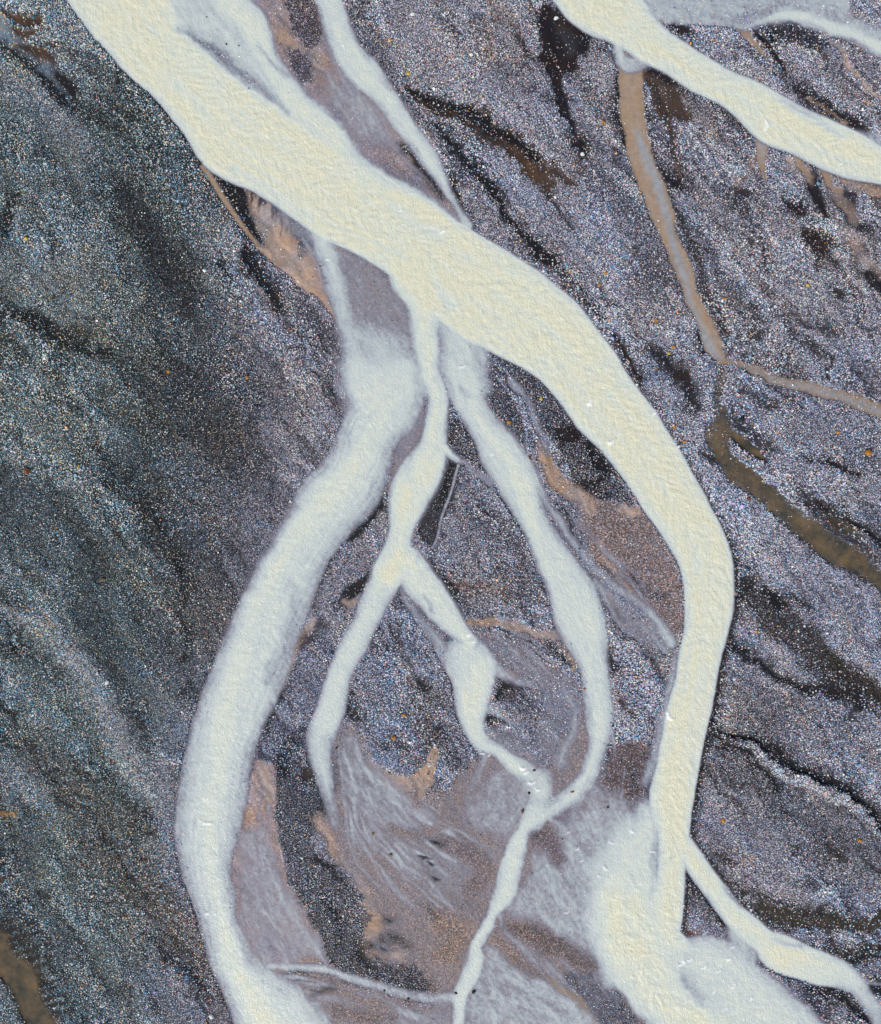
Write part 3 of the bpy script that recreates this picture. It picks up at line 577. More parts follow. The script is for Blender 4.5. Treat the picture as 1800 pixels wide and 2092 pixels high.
water([(1318,1660,26,.8),(1318,1720,32,.8),(1318,1790,34,.82),(1322,1860,36,.85),(1345,1930,40,.85),(1385,1985,30,.7)], 16, 10, 4, .06, .9, 9, .5, seed=84)
film([(1290,1655),(1250,1690),(1205,1760),(1190,1830),(1190,1900),(1215,1970),(1250,2020),(1290,1980),(1290,1800),(1320,1700)], 16, .6, 5, .2, (.3,.95))
film([(1380,1960),(1420,1990),(1470,2092),(1560,2200),(1440,2200),(1400,2080),(1370,2010)], 12, .58, 5, .25, (.6,.8))
TONG = pairs([(1388,1965,1440,1935,.5),(1395,1975,1485,1940),(1419,2014,1548,1980),(1452,2064,1606,2047),(1486,2100,1655,2098),(1510,2180,1730,2180),(1540,2300,1800,2300),(1560,2440,1880,2440)], .72)
water(TONG, 10, 4, 3, .08, .7, 9, .55, stre=.15, seed=61)
LOBE = pairs([(1296,1668,1345,1690,.7),(1240,1745,1335,1750,.7),(1222,1810,1330,1815,.85),(1210,1848,1338,1850),(1213,1898,1345,1915),(1232,1943,1366,1960),(1258,1988,1388,1996),(1290,2040,1408,2030),(1338,2088,1462,2070),(1410,2180,1550,2160),(1500,2300,1640,2300),(1560,2440,1700,2440)], .98)
water(LOBE, 14, 5, 4, .10, .9, 9, .6, stre=.12, seed=62)
ED = pairs([(1385,1730,1413,1712,1),(1407,1783,1437,1746,1),(1428,1817,1470,1791),(1449,1843,1497,1825,.85),(1476,1877,1524,1862),(1503,1903,1558,1892),(1536,1934,1588,1913),(1554,1954,1634,1940,1),(1600,1974,1672,1957,1),(1644,1988,1712,1971),(1688,1998,1746,1984,.8),(1725,2018,1770,2004,.7),(1745,2037,1780,2024,.6),(1769,2071,1802,2050,.55),(1800,2120,1840,2090,.5),(1870,2200,1920,2170,.5),(2000,2340,2060,2300,.5)], .92)
water(ED, 7, 2.5, 1.5, .025, .8, 9, .15, seed=63)
water([(1765,2006,4,.5),(1790,2010,3.5,.4),(1840,2012,4,.4)], 3, 2, 1)
water(pairs([(1488,1884,1522,1906,.55),(1486,1925,1542,1928,.55),(1480,1955,1552,1958,.5)], .55), 7, 5, 4, .05, .7, 7, .7, seed=64)
CC = pairs([(800,545,885,585,1),(822,582,896,612),(836,615,902,640),(843,661,900,668),(849,709,897,715),(859,762,901,759),(873,803,911,793),(876,836,914,823),(868,887,910,870),(857,922,911,910),(822,971,904,951),(799,1005,884,998),(795,1038,863,1045),(795,1080,846,1078),(788,1111,841,1111),(775,1137,838,1143),(760,1172,828,1166)], .98)
water(CC, 10, 4, 2, .03, .8, 8, .05, seed=65)
water([(850,640,24,.6),(862,720,26,.6),(872,800,20,.6)], 10, 12, 3)
LLEG = pairs([(764,1165,824,1175,.9),(745,1215,803,1209),(731,1256,783,1236),(718,1286,766,1269),(691,1330,746,1310),(674,1370,725,1357),(657,1417,709,1404),(638,1471,699,1471),(626,1505,686,1505,.65),(631,1545,680,1538,.65),(646,1596,680,1596,.65),(663,1650,688,1648,.5),(672,1690,694,1690,.4)], .80)
water(LLEG, 9, 3.5, 2, .03, .8, 8, .1, stre=.1, seed=66)
RLEG = pairs([(800,1165,862,1135,.9),(835,1215,897,1182),(866,1246,924,1222),(896,1276,945,1257),(928,1303,965,1294),(935,1326,984,1320),(906,1344,998,1347,.7),(914,1367,1016,1365,.8),(925,1394,1008,1390),(930,1431,1000,1414),(936,1471,988,1464),(953,1507,992,1491),(973,1530,1003,1511),(1003,1541,1022,1521),(1033,1570,1062,1552),(1057,1590,1093,1565,.7),(1082,1625,1130,1615,.6)], .86)
water(RLEG, 8, 3.5, 2, .045, 1.0, 8, .35, seed=67)
water([(820,1205,5,.5),(845,1250,9,.42),(880,1290,14,.4),(905,1330,16,.42),(925,1370,14,.5)], 7, 5, 3)
water([(988,1530,10,.5),(980,1560,12,.4),(965,1600,12,.3),(958,1640,10,.15)], 6, 7, 5, .05, .6, 7, .6, seed=68)
water([(1006,1358,14,.5),(1040,1382,9,.42),(1090,1402,6,.3)], 5, 4, 2)
water([(1000,1445,10,.5),(1015,1456,6,.45),(1040,1472,5,.35),(1070,1490,4,.2)], 4, 3, 2)
RM = pairs([(888,640,945,655,.55),(896,705,972,725,.62),(900,756,984,766,.68),(917,796,988,810),(931,830,998,836),(951,863,1015,867),(971,897,1041,897),(985,934,1071,934),(1011,981,1096,971),(1032,1005,1106,1015),(1058,1052,1117,1055),(1080,1098,1140,1098),(1101,1145,1172,1145),(1118,1188,1205,1188),(1125,1229,1224,1235),(1140,1275,1240,1280),(1163,1310,1242,1325),(1181,1350,1240,1360),(1190,1400,1246,1400),(1195,1450,1251,1455),(1200,1498,1248,1498),(1198,1538,1235,1538),(1180,1590,1220,1590),(1158,1632,1196,1622,.55),(1160,1665,1185,1660,.25)], .76)
water(RM, 10, 4, 2, .04, .8, 8, .2, seed=69)
water([(960,840,12,.7),(1000,890,16,.8),(1045,950,20,.85),(1070,1010,22,.88),(1085,1060,20,.9),(1105,1120,18,.85),(1130,1190,16,.75),(1150,1250,16,.7),(1205,1380,12,.75),(1222,1480,14,.8),(1210,1550,12,.85),(1190,1600,12,.75)], 9, 8, 2)
water([(1248,1488,4,.5),(1254,1515,4,.4),(1258,1545,3,.2)], 3, 3, 2)
water([(1150,1400,14,.35),(1175,1450,14,.42),(1165,1510,16,.4),(1150,1560,18,.4)], 10, 10, 5, stre=.3)
water([(1090,975,10,.5),(1120,1030,8,.48),(1160,1090,8,.46),(1200,1137,8,.46),(1234,1178,9,.46),(1301,1229,9,.45),(1341,1269,11,.48),(1368,1312,12,.55)], 6, 5, 3, stre=.15)
water([(1215,1190,10,.4),(1240,1225,8,.38),(1262,1262,7,.36),(1290,1292,8,.3),(1320,1325,10,.15)], 5, 5, 3, stre=.2)
water([(1290,1270,8,.3),(1330,1295,10,.35),(1360,1330,8,.4)], 6, 6, 4)
LC = pairs([(684,620,842,630,.12),(700,670,846,680,.24),(710,720,852,725,.4),(714,770,862,770,.56),(713,810,868,812,.68),(704,870,828,852,.78),(684,917,806,910),(644,978,788,985),(600,1040,738,1036),(565,1108,682,1115),(532,1168,656,1168),(491,1236,632,1240),(454,1323,602,1330),(425,1390,576,1395),(402,1460,541,1465),(389,1510,526,1515),(376,1560,513,1570),(361,1640,500,1650),(358,1710,482,1715),(369,1770,473,1770),(389,1830,478,1828),(410,1900,491,1895),(437,1980,528,1968),(458,2030,570,2010),(488,2092,650,2080),(520,2180,720,2180),(560,2300,780,2300),(590,2440,840,2440)], .70)
water(LC, 15, 3.5, 3, .08, .5, 9, .12, seed=70)
water([(790,840,20,.7),(740,930,40,.84),(670,1010,42,.9),(612,1080,36,.9),(560,1170,34,.9),(515,1260,36,.88),(484,1353,36,.85),(456,1471,36,.85),(450,1538,34,.85),(438,1627,34,.85),(428,1711,30,.88),(434,1778,28,.88),(448,1862,28,.92),(474,1963,32,.95),(512,2040,40,.95),(550,2110,50,.95),(640,2300,70,.95),(700,2440,80,.95)], 16, 14, 3)
water([(640,440,26,.7),(656,470,26,.68),(666,510,25,.66),(678,556,24,.63),(694,606,24,.6),(708,660,22,.58),(722,725,24,.58),(735,800,30,.62)], 9, 8, 3, .02, .4, 8, seed=71)
water([(735,500,10,.6),(745,525,7,.4),(748,550,5,.15)], 5, 5, 3)
water([(906,916,10,.85),(920,930,8,.75),(934,940,6,.65),(944,948,3,.4)], 4, 3, 1)
water([(936,951,3.2,.5),(924,998,3.2,.5),(904,1052,3.2,.48),(893,1098,3.2,.45),(883,1118,3,.4)], 2, 2, 1)
water([(945,945,5,.35),(970,965,8,.3),(1000,985,10,.3)], 5, 5, 3)
water([(903,642,7,.65),(930,662,7,.6),(953,685,7,.58),(975,708,6,.56),(988,732,6,.55),(983,766,6,.4)], 3.5, 3, 1)
water([(1000,690,8,.3),(1060,705,10,.36),(1125,770,9,.38),(1160,830,6,.3)], 6, 6, 3)
water([(1048,780,10,.4),(1062,800,9,.42),(1072,812,5,.3)], 5, 3, 2)
water([(1075,815,8,.3),(1090,850,9,.32),(1108,890,8,.28),(1120,930,8,.2)], 5, 5, 3, stre=.3)
NC = pairs([(570,-140,625,-140),(600,-70,655,-70),(644,0,699,0),(660,60,719,54),(681,111,742,108),(711,148,776,148),(745,178,798,182),(775,215,822,215),(802,256,847,256),(832,289,870,286),(859,326,897,323),(889,367,914,360),(913,400,927,394),(933,431,942,424),(946,470,960,450)], .78)
water(NC, 8, 3.5, 2, .035, .7, 8, .12, seed=72)
water([(660,80,6,.45),(690,140,10,.4),(740,200,14,.35),(780,245,12,.35)], 8, 10, 4)
R2 = pairs([(1040,-140,1150,-140),(1090,-70,1210,-70),(1150,0,1285,0),(1200,24,1322,32),(1244,64,1342,50),(1284,98,1370,74),(1335,126,1411,104),(1388,163,1464,135),(1452,196,1522,165),(1496,230,1577,190),(1537,269,1632,222),(1590,289,1680,248),(1640,311,1740,280),(1700,335,1792,305),(1795,370,1850,327),(1880,405,1930,360),(2000,450,2050,400),(2140,500,2180,460)], .97)
water(R2, 6, 2.5, 1.5, .08, 1.0, 7.5, .5, seed=73)
water([(1540,55,8,.5),(1560,40,12,.7),(1640,32,16,.78),(1720,60,17,.78),(1800,95,18,.78),(1900,140,20,.75),(2050,200,22,.75)], 7, 8, 3, .02, .5, 8, seed=74)
water([(1690,262,9,.5),(1750,280,14,.5),(1800,285,14,.45),(1860,300,14,.4)], 8, 4, 3)
water([(1254,62,11,.65),(1262,95,9,.7),(1270,125,13,.65),(1290,135,16,.55),(1315,125,14,.5),(1330,118,10,.5)], 5, 4, 2, .02, .5, 7, seed=75)
CHB = [(548,1972,7,.62),(600,1974,8,.6),(667,1983,8,.6),(735,2003,8,.58),(790,2020,9,.55),(850,2034,10,.5),(925,2040,10,.5)]
water(CHB, 5, 3, 2, .03, .7, 7, .3, seed=76)
CHC = pairs([(1075,1600,1130,1590,.55),(1082,1633,1130,1640,.6),(1068,1674,1120,1670,.72),(1048,1707,1084,1707),(1034,1741,1076,1738),(1021,1795,1062,1785),(1010,1835,1052,1825),(994,1865,1019,1862),(977,1899,1008,1899),(963,1936,991,1933),(950,1976,985,1973),(936,2017,968,2010),(923,2044,954,2044),(926,2092,953,2092),(920,2180,950,2180),(915,2300,950,2300)], .84)
water(CHC, 8, 4, 4, .035, .6, 7, .2, stre=.1, seed=77)
water([(1192,1590,14,.8),(1172,1620,16,.74),(1145,1640,18,.7),(1112,1666,18,.72)], 8, 7, 4, .04, .6, 7, .5, seed=78)
water([(1112,1665,10,.5),(1145,1690,10,.5),(1172,1727,13,.52),(1196,1765,16,.5),(1215,1800,16,.5)], 8, 8, 5, .06, .6, 7, .9, seed=79)
water([(1017,1858,7,.5),(1024,1880,5,.46),(1035,1902,6,.44),(1071,1940,8,.4),(1105,1985,8,.3)], 4, 4, 2)
water([(522,1690,6,.2),(540,1740,8,.38),(558,1797,8,.42),(585,1850,8,.42),(612,1895,9,.45),(645,1945,8,.45),(668,1982,5,.4)], 5, 6, 5, stre=.25)
water([(1000,1945,8,.45),(1060,1988,16,.46),(1120,2028,20,.46),(1175,2075,22,.48),(1230,2150,26,.5)], 9, 8, 3, .02, .0, 5, stre=.3, seed=80)
water([(955,2030,8,.45),(1040,2046,12,.45),(1120,2068,14,.45),(1200,2110,18,.45)], 7, 8, 3, .02, .0, 5, stre=.3, seed=81)
water([(550,2000,10,.5),(600,2030,20,.55),(660,2080,26,.5)], 14, 14, 4, .02, .0, 6, seed=82)
water([(712,1650,4,.4),(718,1690,5,.42),(722,1740,5,.3)], 3, 4, 3)
# lavender shoals inside the main channels: bars that rise close to the surface
def shoal(P, soft, k):
    r = stroke([tuple(p) + (1.0,) for p in P], 4, soft + 8)
    sl, e, s, t, d = r
    D[sl] *= 1 - k * sstep(-soft, soft, e) * (.8 + .4 * fbm(s / 40, t / 6, 91, 2))
shoal([(365,55,3),(410,85,8),(455,118,12),(485,145,8),(530,180,5),(590,225,3)], 13, .62)
shoal([(525,90,3),(550,120,6),(580,155,6)], 8, .4)
shoal([(480,340,2),(560,395,3),(640,448,4)], 8, .25)
shoal([(1338,1700,2),(1334,1760,3),(1328,1820,2)], 8, .22)
shoal([(1388,1985,3),(1402,2010,8),(1430,2050,8)], 10, .35)
shoal([(1478,1815,3),(1500,1835,6),(1512,1852,3)], 6, .4)
shoal([(1580,1918,3),(1610,1928,6),(1640,1938,3)], 6, .4)
shoal([(1500,40,4),(1560,25,8),(1600,5,8)], 12, .35)
shoal([(860,905,3),(840,940,8),(835,975,8),(845,1000,4)], 10, .22)
shoal([(850,1090,4),(856,1130,8),(852,1150,5)], 8, .2)
shoal([(862,1215,2),(880,1240,4),(890,1250,2)], 5, .4)
shoal([(600,1200,6),(590,1290,14),(550,1390,14)], 16, .25)
shoal([(800,420,6),(850,455,10),(890,480,8)], 14, .22)
shoal([(880,560,6),(905,600,10),(925,625,8)], 12, .2)
shoal([(1110,640,2),(960,800,6),(980,850,8),(1020,930,10)], 10, .0)
shoal([(1600,205,4),(1660,240,7),(1720,275,5)], 10, .35)
shoal([(940,790,5),(955,810,8)], 8, .3)
for P_ in SLITS:
    shoal(P_, 2.2, 1.0); pstroke(P_, 1.6, .97, 2, **black)
for P_ in ([(895,1722,10),(950,1740,20),(990,1780,20),(960,1820,16)],[(870,1855,8),(885,1870,10)],[(810,1920,8),(835,1930,8)],[(900,1880,24),(940,1905,24),(910,1950,20)],[(1040,1890,10),(1090,1910,22),(1150,1940,24),(1200,1970,16)],[(1090,1710,10),(1120,1715,22),(1140,1760,16)],[(800,1690,8),(860,1705,14),(900,1690,8)],[(690,2065,14),(740,2080,16),(800,2075,14)],[(1010,1910,6),(1050,1960,12),(1090,1990,10)],[(640,2035,6),(690,2025,8),(780,2060,14)]):
    shoal(P_, 14, .75)
D *= 1 + .10 * (fbm(X / 34, Y / 34, 95, 3) - .5) * 2
fr = .5 * fbm(X / 5.2, Y / 5.2, 201, 2) + .5 * fbm((X * .5 + Y * .86) / 18, (-X * .86 + Y * .5) / 4.5, 202, 2)
aa = sstep(.03, .15, D) * sstep(.62, .36, D)
D = D * (1 + 1.0 * aa * (fr - .5))
WAVE = WAVE + .030 * aa * (fr - .5)
D = np.clip(D, 0, 1.15).astype(np.float32)

# foam: breaking crests, plus the few big standing breakers
crest = sstep(.020, .048, WAVE) * np.clip(TURB, 0, 1)
FOAM = crest * sstep(.52, .72, fbm(X / 22, Y / 22, 97, 2)) * .9
fine = fbm(X / 5.5, Y / 5.5, 98, 2)
for (fx, fy, r0, ang) in [(1567,256,9,10),(1264,1468,11,130),(424,1683,8,90),(402,1635,4,90),(410,1678,4,90),(1368,1465,11,130),(476,1607,4,90),(425,1866,5,60),(775,2010,4,45),(947,749,6,60),(1005,930,4,60),(1206,824,9,60),(1248,905,8,70),(1340,843,7,30),(1395,1968,9,40),(1410,1960,7,60),(1440,1975,6,40),(1470,1985,5,40),(1070,1570,7,90),(1088,1600,8,90),(1100,1612,7,90),(1078,1580,6,70),(960,1298,6,60),(970,1310,5,60),(985,1540,6,80),(1000,1545,5,30),(1290,1700,6,120),(1250,1720,5,120),(1235,1775,6,120),(1225,1790,5,120),(1336,1742,5,90),(1460,2025,6,40),(1500,2015,6,40),(1538,2040,5,40),(1485,2060,5,40),(1490,1960,6,50),(1500,1935,6,60),(1180,1735,5,60),(1190,1760,5,60),(1165,1700,5,60),(1157,1865,6,80),(1205,1890,5,80),(702,92,4,60),(820,430,5,60),(905,472,6,40),(560,215,3,60),(640,150,3,60),(672,530,4,60),(1720,332,5,40)]:
    r_ = 3 * r0
    j0 = max(0, int((fx - r_ - X0) / G)); j1 = int((fx + r_ - X0) / G) + 2
    i0 = max(0, int((fy - r_ - Y0) / G)); i1 = int((fy + r_ - Y0) / G) + 2
    q = (slice(i0, i1), slice(j0, j1)); ca, sa = math.cos(math.radians(ang)), math.sin(math.radians(ang))
    dx = X[q] - fx + 8 * WF[0][q]; dy = Y[q] - fy + 8 * WF[1][q]
    a_ = dx * ca + dy * sa; b_ = -dx * sa + dy * ca
    dd = np.abs(a_ + b_ * b_ / (2.2 * r0))
    c = sstep(r0 * .42, r0 * .12, dd) * sstep(r0 * 1.25, r0 * .6, np.abs(b_))
    FOAM[q] = np.maximum(FOAM[q], c); WAVE[q] += .10 * c
FOAM = np.clip(FOAM * (.55 + .9 * fine), 0, 1)

# silty tan streams and the olive creek
TS = np.zeros_like(HL); OC = np.zeros_like(HL); TB = np.zeros_like(HL)
def sheet(F, P, ramp, soft, warp, stre=0.):
    sl, e, s, t, d = stroke(P, warp, soft + 6)
    if stre: d = d * (1 - stre + 2 * stre * fbm(s / 60, t / 5, 111, 3))
    F[sl] = np.maximum(F[sl], d * sstep(-soft, soft, e) * (1 - .6 * np.exp(-np.clip(e, 0, None) / ramp)))
TSP = pairs([(1258,112,1302,118,.3),(1262,145,1311,141,.9),(1267,188,1311,188),(1272,252,1316,252),(1281,303,1325,296),(1298,363,1345,353),(1314,404,1366,400),(1335,444,1376,444),(1351,488,1383,478),(1372,528,1403,522),(1388,572,1420,572),(1396,590,1424,584),(1415,645,1443,635),(1429,682,1460,675),(1442,712,1477,709),(1466,742,1481,729,.7)], .85)
sheet(TS, TSP, 7, 3.5, 4, .38)
sheet(TS, [(1472,735,5,.6),(1500,742,7,.4),(1537,756,9,.42),(1604,779,12,.5),(1671,797,13,.5),(1738,816,14,.5),(1800,842,14,.5),(1900,880,16,.5),(2060,930,16,.5)], 6, 4, 5, .3)
sheet(TS, [(1552,268,12,.75),(1557,295,12,.8),(1556,320,11,.7),(1558,345,7,.5),(1563,372,4,.2)], 4, 3, 2, .1)
sheet(TS, [(1622,308,6,.6),(1634,335,7,.6),(1650,362,4,.3)], 4, 3, 3)
sheet(TS, [(1668,322,6,.5),(1682,350,7,.55),(1695,376,5,.5),(1715,395,3,.3)], 4, 3, 3)
sheet(TS, [(1512,58,10,.6),(1525,72,9,.6),(1545,95,6,.5),(1570,125,4,.3)], 4, 3, 2)
sheet(TS, [(416,340,6,.7),(436,372,5,.8),(451,398,5,.8),(481,443,5,.75),(505,476,5,.6),(525,500,5,.4)], 3, 2, 1)
for (P) in ([(1300,270,5,1),(1322,330,9,1),(1345,385,8,1),(1362,440,7,.9),(1380,510,7,.9),(1403,580,8,.8),(1420,640,7,.7),(1445,700,8,1),(1468,730,5,1)],
            [(1500,742,4,.6),(1604,780,6,.7),(1700,805,6,.7),(1800,842,7,.7)], [(1557,290,9,.8),(1560,330,4,.5)]):
    sl, e, s, t, d = stroke(P, 3, 14); TB[sl] = np.maximum(TB[sl], .75 * d * sstep(-9, 8, e) * (.6 + .8 * fbm(s / 30, t / 4, 113, 2)))
OCP = pairs([(1466,745,1482,745,.3),(1462,762,1486,762,.5),(1456,796,1479,796,.55),(1456,830,1477,823,.65),(1462,857,1493,857,.75),(1442,882,1499,880,.6),(1449,911,1494,904,.7),(1466,944,1507,934),(1493,974,1538,968),(1533,1006,1578,999),(1574,1044,1615,1036),(1621,1088,1666,1074),(1671,1126,1719,1112),(1725,1152,1766,1143),(1769,1183,1802,1170),(1840,1225,1875,1205),(1960,1300,2000,1280),(2100,1380,2140,1360)], .85)
sheet(OC, OCP, 14, 5, 7, .3)
sheet(OC, [(1500,886,7,.8),(1520,904,9,.85),(1545,924,8,.85),(1566,942,3,.6)], 4, 2.5, 3)
sl, e = poly(BC, 5, 12); OC[sl] = np.maximum(OC[sl], .7 * sstep(-3, 6, e))
pstroke([(1498,892,4),(1530,920,4),(1568,944,2)], 2.5, .9, 3, **black)
WATERY = np.maximum(np.maximum(D, TS), OC)

# ------------------------------------------------------------------ heights
t_ = sstep(.03, .17, WATERY)
edge = sstep(0, 120, np.minimum(np.minimum(X - X0, X1 - X), np.minimum(Y - Y0, Y1 - Y)))
HGT = HL * (1 - t_) - .02 * t_ - .32 * np.clip(WATERY - .05, 0, None)
HGT = HGT + .02 * (fbm(X / 9, Y / 9, 121, 2) - .5) * (.3 + .7 * GRAV) * (1 - t_)
HGT = HGT.astype(np.float32)

def to_w(px, py): return (px - CX) * S, (CY - py) * S

# ------------------------------------------------------------------ materials
def mat(name):
    m = bpy.data.materials.new(name); m.use_nodes = True
    return m, m.node_tree, m.node_tree.nodes["Principled BSDF"]
def attr(nt_, n):
    a = nt_.nodes.new("ShaderNodeAttribute"); a.attribute_name = n; return a
def math_(nt_, op, a, b=None, c=None):
    n = nt_.nodes.new("ShaderNodeMath"); n.operation = op
    for i, v in enumerate((a, b, c)):
        if v is None: continue
        if isinstance(v, (int, float)): n.inputs[i].default_value = v
        else: nt_.links.new(v, n.inputs[i])
    return n.outputs[0]
def mixc(nt_, f, a, b, mode='MIX'):
    n = nt_.nodes.new("ShaderNodeMix"); n.data_type = 'RGBA'; n.blend_type = mode
    if isinstance(f, (int, float)): n.inputs[0].default_value = f
    else: nt_.links.new(f, n.inputs[0])
    for i, v in ((6, a), (7, b)):
        if isinstance(v, tuple): n.inputs[i].default_value = v
        else: nt_.links.new(v, n.inputs[i])
    return n.outputs[2]
def objco(nt_, sx=1, sy=1, sz=1):
    t = nt_.nodes.new("ShaderNodeTexCoord"); mp = nt_.nodes.new("ShaderNodeMapping")
    mp.inputs[3].default_value = (sx, sy, sz); nt_.links.new(t.outputs[3], mp.inputs[0]); return mp.outputs[0]
def noise(nt_, co, scale, det=3, rough=.55, dist=0.0):
    n = nt_.nodes.new("ShaderNodeTexNoise"); n.inputs["Scale"].default_value = scale
    n.inputs["Detail"].default_value = det; n.inputs["Roughness"].default_value = rough; n.inputs["Distortion"].default_value = dist
    nt_.links.new(co, n.inputs["Vector"]); return n.outputs[0]
def ramp(nt_, f, stops):
    r = nt_.nodes.new("ShaderNodeValToRGB"); e = r.color_ramp.elements
    while len(e) < len(stops): e.new(.5)
    for el, (p, c) in zip(e, stops): el.position = p; el.color = tuple(c) + (1,)
    nt_.links.new(f, r.inputs[0]); return r.outputs[0]
def bump(nt_, h, bsdf, strength, dist):
    b = nt_.nodes.new("ShaderNodeBump"); b.inputs["Strength"].default_value = strength; b.inputs["Distance"].default_value = dist
    nt_.links.new(h, b.inputs["Height"]); nt_.links.new(b.outputs[0], bsdf.inputs["Normal"])

# sediment: sand, silt and fine gravel
MG, g, b = mat("river_sediment")
co = objco(g)
col = attr(g, "sediment"); grav = attr(g, "fine_gravel"); wet = attr(g, "wetness")
vor = g.nodes.new("ShaderNodeTexVoronoi"); vor.inputs["Scale"].default_value = 9.5; g.links.new(co, vor.inputs["Vector"])
sep = g.nodes.new("ShaderNodeSeparateColor"); g.links.new(vor.outputs["Color"], sep.inputs[0])
pv = math_(g, 'POWER', sep.outputs[0], 2.0)
pbl = ramp(g, sep.outputs[1], [(0, (.30, .52, .62)), (.3, (.62, .66, .72)), (.5, (1, 1, 1)), (.68, (1, .78, .62)), (.84, (.92, .66, .80)), (1, (1, .95, .70))])
pcol = mixc(g, .75, col.outputs[0], pbl, 'MULTIPLY')
pcol = mixc(g, 1.0, pcol, ramp(g, pv, [(0, (.28, .28, .30)), (.45, (.9, .9, .9)), (1, (2.6, 2.6, 2.6))]), 'MULTIPLY')
silt = noise(g, co, 2.2, 6, .65)
base = mixc(g, 1.0, col.outputs[0], ramp(g, silt, [(.25, (.72, .72, .74)), (.5, (1, 1, 1)), (.75, (1.22, 1.2, 1.16))]), 'MULTIPLY')
cc_ = mixc(g, grav.outputs[2], base, pcol)
g.links.new(cc_, b.inputs["Base Color"])
g.links.new(math_(g, 'MULTIPLY_ADD', wet.outputs[2], -.5, .9), b.inputs["Roughness"])
b.inputs["Specular IOR Level"].default_value = .3
bh = math_(g, 'MULTIPLY_ADD', vor.outputs["Distance"], math_(g, 'MULTIPLY', grav.outputs[2], -1.0), math_(g, 'MULTIPLY', silt, .6))
bump(g, bh, b, .8, .06)

# milky glacial water
MW, g, b = mat("milky_water")
co = objco(g)
dp = attr(g, "depth"); fo = attr(g, "foam")
milk = ramp(g, dp.outputs[2], [(0, lin(152,146,162)), (.26, lin(166,166,180)), (.46, lin(188,195,200)), (.64, lin(208,215,211)), (.84, lin(217,221,207)), (1.0, lin(223,220,194))])
mot = noise(g, co, 1.3, 5, .6)
milk = mixc(g, 1.0, milk, ramp(g, mot, [(.3, (.90, .93, .95)), (.52, (1, 1, 1)), (.75, (1.06, 1.04, 1.0))]), 'MULTIPLY')
milk = mixc(g, fo.outputs[2], milk, (.93, .94, .94, 1))
g.links.new(milk, b.inputs["Base Color"])
ex = math_(g, 'POWER', 2.71828, math_(g, 'MULTIPLY', math_(g, 'POWER', dp.outputs[2], 1.32), -4.4))
al = math_(g, 'SUBTRACT', 1.0, ex)
al = math_(g, 'MAXIMUM', al, fo.outputs[2]); g.links.new(al, b.inputs["Alpha"])
b.inputs["Roughness"].default_value = .32; b.inputs["IOR"].default_value = 1.33; b.inputs["Specular IOR Level"].default_value = .45
fl = attr(g, "flow"); fm_ = g.nodes.new("ShaderNodeMapping"); fm_.inputs[3].default_value = (1, .5, 1); g.links.new(fl.outputs[1], fm_.inputs[0])
rip = math_(g, 'ADD', math_(g, 'MULTIPLY', noise(g, co, .55, 3, .5), .3), math_(g, 'ADD', math_(g, 'MULTIPLY', noise(g, fm_.outputs[0], 3.6, 4, .6, 1.0), 1.3), math_(g, 'MULTIPLY', noise(g, co, 6.0, 3, .5), .6)))
shal = ramp(g, dp.outputs[2], [(0, (1, 1, 1)), (.45, (1, 1, 1)), (.8, (0, 0, 0))])
sh_r = math_(g, 'MULTIPLY', noise(g, fl.outputs[1], 6.5, 3, .6, .6), shal)
bump(g, math_(g, 'ADD', math_(g, 'MULTIPLY', sh_r, .55), math_(g, 'MULTIPLY', rip, math_(g, 'MULTIPLY_ADD', dp.outputs[2], .6, .4))), b, .5, .15)

# tan silty water
MT, g, b = mat("silty_water")
co = objco(g); dp = attr(g, "depth"); bl = attr(g, "milkiness")
tcol = mixc(g, math_(g, 'MULTIPLY_ADD', noise(g, objco(g, 1, .3, 1), 1.8, 4, .6), .9, math_(g, 'SUBTRACT', bl.outputs[2], .38)), tuple(lin(172,146,122)) + (1,), tuple(lin(160,166,174)) + (1,))
tcol = mixc(g, 1.0, tcol, ramp(g, noise(g, co, 1.6, 5, .6), [(.3, (.8, .78, .76)), (.6, (1, 1, 1)), (.8, (1.1, 1.1, 1.1))]), 'MULTIPLY')
g.links.new(tcol, b.inputs["Base Color"])
g.links.new(math_(g, 'SUBTRACT', 1.0, math_(g, 'POWER', 2.71828, math_(g, 'MULTIPLY', dp.outputs[2], -3.6))), b.inputs["Alpha"])
b.inputs["Roughness"].default_value = .25; b.inputs["IOR"].default_value = 1.33
bump(g, noise(g, co, 7, 3), b, .3, .05)
# clear olive water
MO, g, b = mat("olive_water")
co = objco(g); dp = attr(g, "depth")
ocol = mixc(g, ramp(g, noise(g, co, .55, 6, .65), [(.35, (0, 0, 0)), (.65, (1, 1, 1))]), tuple(lin(64,66,60)) + (1,), tuple(lin(124,104,76)) + (1,))
g.links.new(ocol, b.inputs["Base Color"])
g.links.new(math_(g, 'SUBTRACT', 1.0, math_(g, 'POWER', 2.71828, math_(g, 'MULTIPLY', dp.outputs[2], -2.0))), b.inputs["Alpha"])
b.inputs["Roughness"].default_value = .12; b.inputs["IOR"].default_value = 1.33
bump(g, noise(g, co, 5, 3), b, .15, .04)
# stones
MS, g, b = mat("river_stone")
c = attr(g, "stone_colour"); g.links.new(c.outputs[0], b.inputs["Base Color"]); b.inputs["Roughness"].default_value = .7
b.inputs["Specular IOR Level"].default_value = .35

